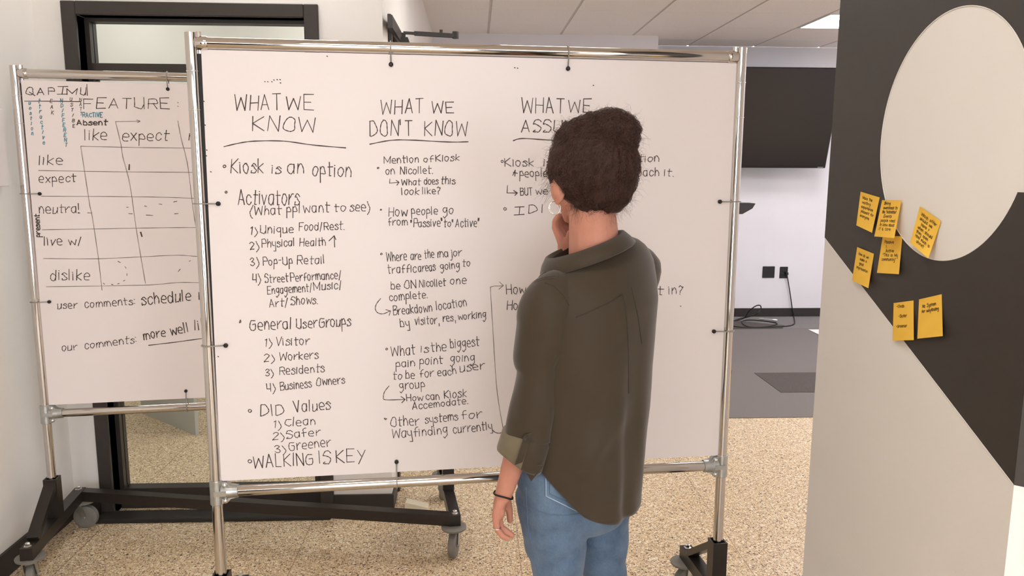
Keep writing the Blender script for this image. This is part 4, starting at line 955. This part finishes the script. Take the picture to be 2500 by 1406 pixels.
for q in range(3600):     # lying strands
    i = rs_.randrange(len(hv)); p = hv[i]; n = hn[i]
    if p.y > 1.86: continue
    to = (bun-p); tl = to.length
    if tl < .075:       # wound round the bun
        t = n.cross(Vector((.25, -1, .2))).normalized()*rs_.choice((1, 1, 1, -1))
    else: t = (to - n*to.dot(n)).normalized()
    t = (t+Vector((rs_.uniform(-.4, .4), rs_.uniform(-.4, .4), rs_.uniform(-.4, .4)))).normalized()
    L = rs_.uniform(.02, .06); m_ = 8; pts = []; c = p; amp = rs_.uniform(.001, .006); ph = rs_.uniform(0, 6.3); fq = rs_.uniform(1.5, 5.5); off = rs_.uniform(.0003, .003)
    for k in range(m_):
        s_, n_ = surf_pt(c, off+.0012*(1+math.sin(ph+k)))
        side = n_.cross(t).normalized() if n_.cross(t).length > 1e-4 else Vector((1, 0, 0))
        pts.append(s_+side*amp*math.sin(ph+fq*k/m_*6.28)); t = (t-n_*t.dot(n_)); t = t.normalized() if t.length > 1e-5 else side
        c = s_+t*(L/m_)
    strand(pts, rs_.uniform(.00025, .00055))
for q in range(1500):     # frizz standing off the outline
    i = rs_.randrange(len(hv)); p = hv[i]; n = hn[i]
    if p.y > 1.86: continue
    d = (n+Vector((rs_.uniform(-.9, .9), rs_.uniform(-.9, .9), rs_.uniform(-.9, .9)))).normalized(); L = rs_.uniform(.008, .034); u = d.orthogonal().normalized(); w = d.cross(u)
    cr = rs_.uniform(.0015, .0055); tu = rs_.uniform(3, 9); ph = rs_.uniform(0, 6.3); pts = []
    for k in range(10):
        t = k/9; pts.append(p+d*L*t+(u*(math.cos(ph+tu*t)-math.cos(ph))+w*(math.sin(ph+tu*t)-math.sin(ph)))*cr+Vector((0, 0, -.006*t*t)))
    strand(pts, .00022)
for q in range(150):      # wisps at the nape and before the ear
    if rs_.random() < .6: a = P(rs_.uniform(1395, 1520), rs_.uniform(496, 524), 1.745); dn = Vector((rs_.uniform(-.4, .4), rs_.uniform(-.3, .1), -1))
    else: a = P(rs_.uniform(1336, 1352), rs_.uniform(400, 470), 1.80); dn = Vector((-.6, 0, -rs_.uniform(.2, 1)))
    if q < 8: a = P(rs_.uniform(1505, 1520), 500, 1.76); dn = Vector((.35, 0, -1))
    L = rs_.uniform(.015, .045); dn.normalize(); u = dn.orthogonal().normalized(); w = dn.cross(u); ph = rs_.uniform(0, 6.3); tu = rs_.uniform(1, 5); cr = .003; pts = []
    for k in range(10): t = k/9; pts.append(a+dn*L*t+(u*(math.cos(ph+tu*t)-math.cos(ph))+w*(math.sin(ph+tu*t)-math.sin(ph)))*cr)
    strand(pts, .00024)
so = st.build('hair_strands', strand_m, hair, smooth=True); so['kind'] = 'stuff'; to_local(hair); to_local(so)

# --- jeans
j = MB(); j.ellipsoid(hips+Vector((-.005, 0, -.045)), (.155, .118, .125), Rb, 28, 18)
j.capsule(HL+Vector((0, 0, .03)), KLz, .091, .056, 24); j.capsule(HR+Vector((0, 0, .03)), KRz, .086, .056, 24); j.capsule(P(1318, 1215, 1.76), P(1340, 1330, 1.755), .060, .058, 20)
j.capsule(KLz, AL+Vector((0, 0, .03)), .056, .043, 20); j.capsule(KRz, AR+Vector((0, 0, .03)), .056, .043, 20); j.ellipsoid(hips-FR*.04+Vector((0, 0, -.08)), (.12, .085, .09), Rb)
jm = voxel(j, .0055, 4)
jn = [v.normal.copy() for v in jm.vertices]
for v, nn in zip(jm.vertices, jn):
    p = v.co; v.co = p+nn*(mnoise.noise(Vector((p.x*9, p.y*9, p.z*24)))*.0035+.0015*math.sin(p.z*60+mnoise.noise(p*8)*6)*(1 if p.z < .62 else .4))
jeans = link_mesh('jeans', jm, jean, woman); jb = bvh_of(jm)
def stick(bv, pts, off=.0012):
    out = []
    for x, y in pts:
        d = ray(x, y).normalized(); loc, n, i, ds = bv.ray_cast(Vector((0, 0, EYE)), d)
        if loc is not None: out.append(loc-d*off)
    return out
def dense(pts, k=6):
    out = []
    for a, c in zip(pts[:-1], pts[1:]): out += [(a[0]+(c[0]-a[0])*t/k, a[1]+(c[1]-a[1])*t/k) for t in range(k)]
    return out+[pts[-1]]
def strip(bv, name, pts, r, m, par, off=.0008):
    q = stick(bv, dense(pts), off)
    if len(q) > 1: to_local(MB().tube(q, r, 6).build(name, m, par, smooth=True))
def patch(bv, name, quad_, m, par, off=.002, n=10):
    """cloth patch lying on a surface; quad_ TL TR BR BL"""
    mb = MB(); vs = []
    for jj in range(n+1):
        for ii in range(n+1):
            u, v = ii/n, jj/n; x = (quad_[0][0]*(1-u)+quad_[1][0]*u)*(1-v)+(quad_[3][0]*(1-u)+quad_[2][0]*u)*v; y = (quad_[0][1]*(1-u)+quad_[1][1]*u)*(1-v)+(quad_[3][1]*(1-u)+quad_[2][1]*u)*v
            q = stick(bv, [(x, y)], off); vs.append(q[0] if q else (vs[-1] if vs else Vector((0, 0, 0))))
    mb.add(vs, [(jj*(n+1)+ii, (jj+1)*(n+1)+ii, (jj+1)*(n+1)+ii+1, jj*(n+1)+ii+1) for jj in range(n) for ii in range(n)])
    o = mb.build(name, m, par, smooth=True); to_local(o); return o
pk = patch(jb, 'back_pocket', [(1332, 1120), (1440, 1120), (1440, 1262), (1334, 1212)], jean, jeans, .0028)
strip(jb, 'pocket_seam', [(1332, 1125), (1333, 1211), (1388, 1238), (1438, 1262)], .0011, thread_lt, jeans, .0035)
strip(jb, 'pocket_seam', [(1341, 1125), (1342, 1205), (1392, 1229), (1438, 1250)], .0010, thread, jeans, .0035)
strip(jb, 'yoke_seam', [(1268, 1226), (1300, 1243), (1340, 1255), (1380, 1258), (1432, 1252)], .0010, thread, jeans, .0006)
strip(jb, 'side_seam', [(1284, 1190), (1288, 1280), (1302, 1350), (1318, 1405)], .0010, thread, jeans, .0006)
to_local(jeans)
# shoes
for A_ in (AL, AR):
    s_ = MB(); s_.capsule(A_+Vector((0, 0, -.035))-FR*.03, A_+FR*.13+Vector((0, 0, -.048)), .040, .034, 18); s_.capsule(A_, A_+Vector((0, 0, -.03)), .040, .042, 18)
    sh = link_mesh('shoe', voxel(s_, .005, 4), shoe_m, woman); to_local(sh)
    ring = []
    for z, g in ((0, .0), (.002, .004), (.014, .004), (.016, 0)):
        ring.append([Vector((A_.x, A_.y, z))+FR*(.050+(.118+g)*math.sin(t))+SX*((.040+g)*math.cos(t)*(1-.12*math.sin(t+.6))) for t in [k*2*math.pi/32 for k in range(32)]])
    so_ = MB().loft(ring).build('sole', sole_m, sh, angle=.7); to_local(so_)

# --- blouse: torso shell
def mpx(n, y=900): return n*(P(1500, y, 1.8)-P(1499, y, 1.8)).x
rows_ = [  # y px, centre px, half width px, depth ratio, tilt
 (1340, 1428, 118, .88, 0), (1290, 1424, 132, .88, 0), (1200, 1412, 154, .80, 0), (1100, 1420, 158, .80, 0), (1000, 1430, 158, .80, 0), (900, 1432, 163, .78, .02), (800, 1440, 165, .76, .05), (740, 1449, 164, .74, .08),
 (700, 1451, 162, .70, .12), (665, 1452, 158, .64, .20), (642, 1450, 146, .62, .26), (626, 1444, 126, .64, .32), (612, 1436, 96, .74, .36)]
def row_at(y):
    for a, c in zip(rows_[:-1], rows_[1:]):
        if a[0] >= y >= c[0]: t = (a[0]-y)/(a[0]-c[0]); return [a[k]+(c[k]-a[k])*t for k in range(5)]
    return list(rows_[0] if y > rows_[0][0] else rows_[-1])
ZTOP = P(1436, 612, 1.8).z
NT = 128
def hem(th):
    c, s_ = math.cos(th), math.sin(th)
    if s_ < 0:    # back tail
        return .682+(.145*abs(c)**2.3 if c < 0 else .050*abs(c)**3)
    return (.735+.092*abs(c)**2) if c < 0 else .732
PROF = []
for r_ in rows_:
    pass
_yy = [1420-4*i for i in range(210)]
for y in _yy:
    rr_ = row_at(y); c_ = P(rr_[1], y, 1.8); PROF.append((c_.z, c_.x, rr_[2]*(P(rr_[1]+1, y, 1.8)-c_).x, rr_[3], rr_[4]))
PZ = np.array([p[0] for p in PROF]); PV = [np.array([p[i] for p in PROF]) for i in range(1, 5)]
def prof_at(z): return [float(np.interp(z, PZ, v)) for v in PV]
shell = []
NR = 70
for r_ in range(NR+1):
    t = r_/NR; ring = []
    for k in range(NT):
        th = 2*math.pi*k/NT; hz = hem(th); z = hz+(ZTOP-hz)*t
        cxw, w, dr, tilt = prof_at(z)
        c3 = Vector((cxw, 1.8, z))
        a = w*1.055; bb_ = a*dr*.98
        sq = 2.25; ct, s_ = math.cos(th), math.sin(th)
        f_ = (abs(ct)**sq+abs(s_)**sq)**(-1/sq)
        # folds hang from the pleat on the back and loosen downward
        low = max(0, min(1, (1.20-z)/.45)); tb = (th-math.radians(270)+math.pi) % (2*math.pi)-math.pi
        fold = .005*low*math.exp(-((tb-.15)/.6)**2)*math.cos(tb*12+.9)+.007*low*math.exp(-((tb+.6)/.8)**2)*math.cos(tb*5-.6+z*2)
        fold += mnoise.noise(Vector((ct*1.6, s_*1.6, z*4)))*.007*(.35+low)+.0025*low*math.sin(tb*19+z*3+mnoise.noise(Vector((tb*2, z*3, 5)))*3)*math.exp(-((tb-.55)/.5)**2)
        fold += .012*math.exp(-((z-.80-.16*(tb+.9))/.045)**2)*math.exp(-((tb+.45)/.45)**2)
        fold -= .010*math.exp(-((z-.93)/.10)**2)*math.exp(-((tb+.25)/.5)**2)*low
        p = Vector((c3.x, 1.80, z))+SX*(a*f_*ct+fold*ct)+FR*(bb_*f_*s_+fold*s_)+Z3*(tilt*a*ct)
        ring.append(p)
    shell.append(ring)
inner = [[p+(Vector((P(1435, 900, 1.8).x, 1.8, p.z))-p).normalized()*.0022 for p in ring] for ring in shell]
mb = MB(); n = NT
vs = [p for r in shell for p in r]+[p for r in inner for p in r]; off_ = len(shell)*n
fs = []
for i in range(NR):
    for k in range(n):
        fs.append((i*n+k, i*n+(k+1) % n, (i+1)*n+(k+1) % n, (i+1)*n+k)); fs.append((off_+i*n+k, off_+(i+1)*n+k, off_+(i+1)*n+(k+1) % n, off_+i*n+(k+1) % n))
fs += [(k, off_+k, off_+(k+1) % n, (k+1) % n) for k in range(n)]
mb.add(vs, fs)
blouse = mb.build('blouse', olive, woman, smooth=True)
bb_v = bvh_of(blouse.data)
# sleeves
def sleeve(pts, name, m, par, noise_a=.003, n=40, seed=0):
    """pts: centre, radius, second radius; a soft tube"""
    C_ = catmull([tuple(p[0])+(p[1], p[2]) for p in pts], 6); rings = []
    up = None
    for i, c in enumerate(C_):
        p = Vector(c[:3]); d = (Vector(C_[min(i+1, len(C_)-1)][:3])-Vector(C_[max(i-1, 0)][:3])).normalized()
        u = Vector((1, 0, 0)); u = (u-d*u.dot(d)).normalized(); w = d.cross(u)
        rg = []
        for k in range(n):
            t = 2*math.pi*k/n; rr = mnoise.noise(Vector((math.cos(t)*1.5+seed, math.sin(t)*1.5, i*.16)))*noise_a
            rg.append(p+u*(c[3]+rr)*math.cos(t)+w*(c[4]+rr)*math.sin(t))
        rings.append(rg)
    inn = [[p+(Vector(C_[i][:3])-p).normalized()*.002 for p in rg] for i, rg in enumerate(rings)]
    mb = MB(); mb.loft(rings+inn[::-1]+[rings[0]], cap=False)
    o = mb.build(name, m, par, smooth=True); return o
q = lambda x, y, Y, r, r2=None: (P(x, y, Y), r, r2 or r)
slL = sleeve([q(1398, 704, 1.756, .034, .036), q(1362, 712, 1.728, .052, .049), q(1338, 745, 1.704, .0615, .056), q(1328, 800, 1.700, .0625, .056), q(1312, 872, 1.700, .0560, .053), q(1312, 912, 1.700, .0490, .050), q(1305, 988, 1.698, .0555, .053), q(1292, 1040, 1.696, .0545, .055), q(1290, 1072, 1.694, .054, .056)], 'sleeve', olive, blouse, .004)
slR = sleeve([(SR.lerp(NB, .5)+Vector((0, 0, .012)), .046, .044), (SR+Vector((-.010, 0, .014)), .056, .052), (SR.lerp(ER, .45)+Vector((-.006, 0, 0)), .052, .050), (ER, .055, .052), (ER.lerp(WR, .25), .055, .052), (ER.lerp(WR, .45), .050, .048)], 'sleeve', olive, blouse, .003, seed=4)
# turned-up cuffs
def cuff(A3, B3, m, name):
    """A3, B3: (left point, right point, depth radius)"""
    rings = []
    for t, fl in ((0, 0), (.12, .004), (.5, .003), (.9, .002), (1, 0), (1.0, -.004), (.5, -.004), (.1, -.004)):
        l = A3[0].lerp(B3[0], t); r = A3[1].lerp(B3[1], t); c = (l+r)/2; u = (r-l)/2; v = Vector((0, A3[2]+(B3[2]-A3[2])*t, 0)); U = u.length
        rings.append([c+u*((U+fl)/U)*math.cos(a)+v*((v.length+fl)/v.length)*math.sin(a)+Vector((0, 0, .0025*math.sin(a*3+t*2))) for a in [k*2*math.pi/40 for k in range(40)]])
    rings.append(rings[0]); mb = MB(); mb.loft(rings, cap=False); o = mb.build(name, [m, olive], blouse, smooth=True)
    for i, pl in enumerate(o.data.polygons):
        k = i % 40; row = i//40; a = (k+.5)*2*math.pi/40
        pl.material_index = 0 if math.cos(a) < -.04 and row < 5 else 1
    return o
cf = cuff((P(1233, 1044, 1.695), P(1343, 1072, 1.695), .054), (P(1213, 1094, 1.695), P(1322, 1152, 1.695), .055), olive_lt, 'cuff'); cf['label'] = 'lighter turned-up cuff'
cb = bvh_of(cf.data); sb = bvh_of(slL.data)
fm = MB(); c0, c1, c2, c3 = P(1276, 1130, 1.646), P(1327, 1138, 1.648), P(1297, 1175, 1.655), P(1287, 1158, 1.652); fm.add([c0, c1, c2, c3]+[p+Vector((0, .006, 0)) for p in (c0, c1, c2, c3)], [(3, 2, 1, 0), (4, 5, 6, 7), (0, 1, 5, 4), (1, 2, 6, 5), (2, 3, 7, 6), (3, 0, 4, 7)]); to_local(fm.build('cuff_tail', olive, blouse))
cfR = sleeve([(ER.lerp(WR, .42), .056, .054), (ER.lerp(WR, .60), .053, .051)], 'cuff', olive_lt, blouse, .002); to_local(cfR)
# roll tab and button
tb = MB(); tp = [P(1289, 1060, 1.634), P(1280, 1090, 1.632), P(1271, 1118, 1.632), P(1266, 1132, 1.636)]
wv = Vector((.0085, 0, .003))
tb.add([p+wv*s_+Vector((0, dz, 0)) for p in tp for s_, dz in ((-1, 0), (1, 0), (1, .002), (-1, .002))], [(4*i+a, 4*i+(a+1) % 4, 4*i+4+(a+1) % 4, 4*i+4+a) for i in range(3) for a in range(4)]+[(3, 2, 1, 0), (12, 13, 14, 15)])
to_local(tb.build('roll_tab', olive, blouse, angle=.5))
to_local(MB()._lathe(P(1283, 1070, 1.631), Vector((0, -1, .1)), [(0, .0062), (.0018, .0062), (.0024, .0050), (.0016, .004)], 18).build('button', seam_m, blouse, smooth=True))
# seams, pleat, gathers
strip(sb, 'armhole_seam', [(1330, 690), (1352, 698), (1374, 718), (1390, 746)], .0011, seam_m, blouse, .0004)
strip(bb_v, 'yoke_seam', [(1406, 775), (1444, 758), (1488, 738), (1520, 718)], .0012, seam_m, blouse, .0003)
strip(bb_v, 'pleat', [(1520, 718), (1526, 745), (1531, 790), (1534, 860), (1535, 960)], .0013, seam_m, blouse, .0002)
strip(bb_v, 'pleat', [(1542, 702), (1548, 730), (1558, 775), (1567, 840)], .0011, seam_m, blouse, .0002)
for k in range(5): strip(sb if k > 2 else bb_v, 'gather', [(1312-k*4, 672+k*5), (1340-k*3, 662+k*5), (1368-k*3, 655+k*6)], .0012, olive, blouse, .0003)
# collar
Cc = P(1432, 600, 1.80); NCOL = 56
def cring(cx, cy, hw, dep, drop=0.):
    c = P(cx, cy, 1.80); w = hw*(P(cx+1, cy, 1.8)-P(cx, cy, 1.8)).x; out = []
    for k in range(NCOL+1):
        a = math.radians(-148+296*k/NCOL)       # from the back centre (towards the viewer)
        s_, f_ = math.sin(a), -math.cos(a)
        out.append(c+Vector((s_*w, f_*dep, (.36*s_*w)))+Vector((0, 0, -drop*(.5+.5*math.cos(a)))))
    return out
R0 = cring(1434, 620, 80, .066); R1 = cring(1427, 597, 90, .074); R1b = cring(1427, 596, 95, .079); R2 = cring(1430, 612, 107, .094); R3 = cring(1434, 628, 115, .108)
for ring in (R2, R3):
    for k, p in enumerate(ring): pass
R3i = [p+Vector((0, 0, -.003))+(Cc-p).normalized()*.002 for p in R3]; R2i = [p+Vector((0, 0, -.003))+(Cc-p).normalized()*.003 for p in R2]; R1i = [p+Vector((0, 0, -.004)) for p in R1b]
mb = MB(); mb.loft([R0, R1, R1b, R2, R3, R3i, R2i, R1i, R0], cap=False, closed=False); to_local(mb.build('collar', olive, blouse, smooth=True))
for o in (blouse, slL, slR, cf): to_local(o)

# --- jewellery and hair tie
dA = (WL-EL).normalized(); u = dA.orthogonal().normalized(); w = dA.cross(u); c = P(1229.5, 1207, 1.700)
to_local(MB().tube([c+(u*math.cos(t)+w*math.sin(t))*.0225+dA*.003*math.sin(t*2) for t in [k*2*math.pi/36 for k in range(36)]], .0021, 8, closed=True).build('hair_tie_bracelet', tie_m, woman, smooth=True))
f0, f1 = P(1211, 1256, 1.690), P(1213, 1291, 1.690); dA = (f1-f0).normalized(); u = dA.orthogonal().normalized(); w = dA.cross(u); c = f0.lerp(f1, .93)
to_local(MB().tube([c+(u*math.cos(t)+w*math.sin(t))*.0094 for t in [k*2*math.pi/28 for k in range(28)]], .0011, 8, closed=True).build('finger_ring', silver, woman, smooth=True))
c = P(1354, 508, 1.775); er = MB(); er.tube([c+Vector((.0140*math.cos(t), .004*math.cos(t), .0150*math.sin(t))) for t in [k*2*math.pi/36 for k in range(36)]], .0008, 8, closed=True)
er = er.build('hoop_earring', silver, woman, smooth=True); to_local(er)
bd = MB()
for k in range(5):
    t = math.radians(165+k*21); bd.ellipsoid(c+Vector((.0122*math.cos(t), .0035*math.cos(t)-.001, .0132*math.sin(t))), (.0022, .0022, .0022), None, 10, 6)
to_local(bd.build('earring_beads', mat('white_bead', (.85, .83, .8), .3), er, smooth=True))
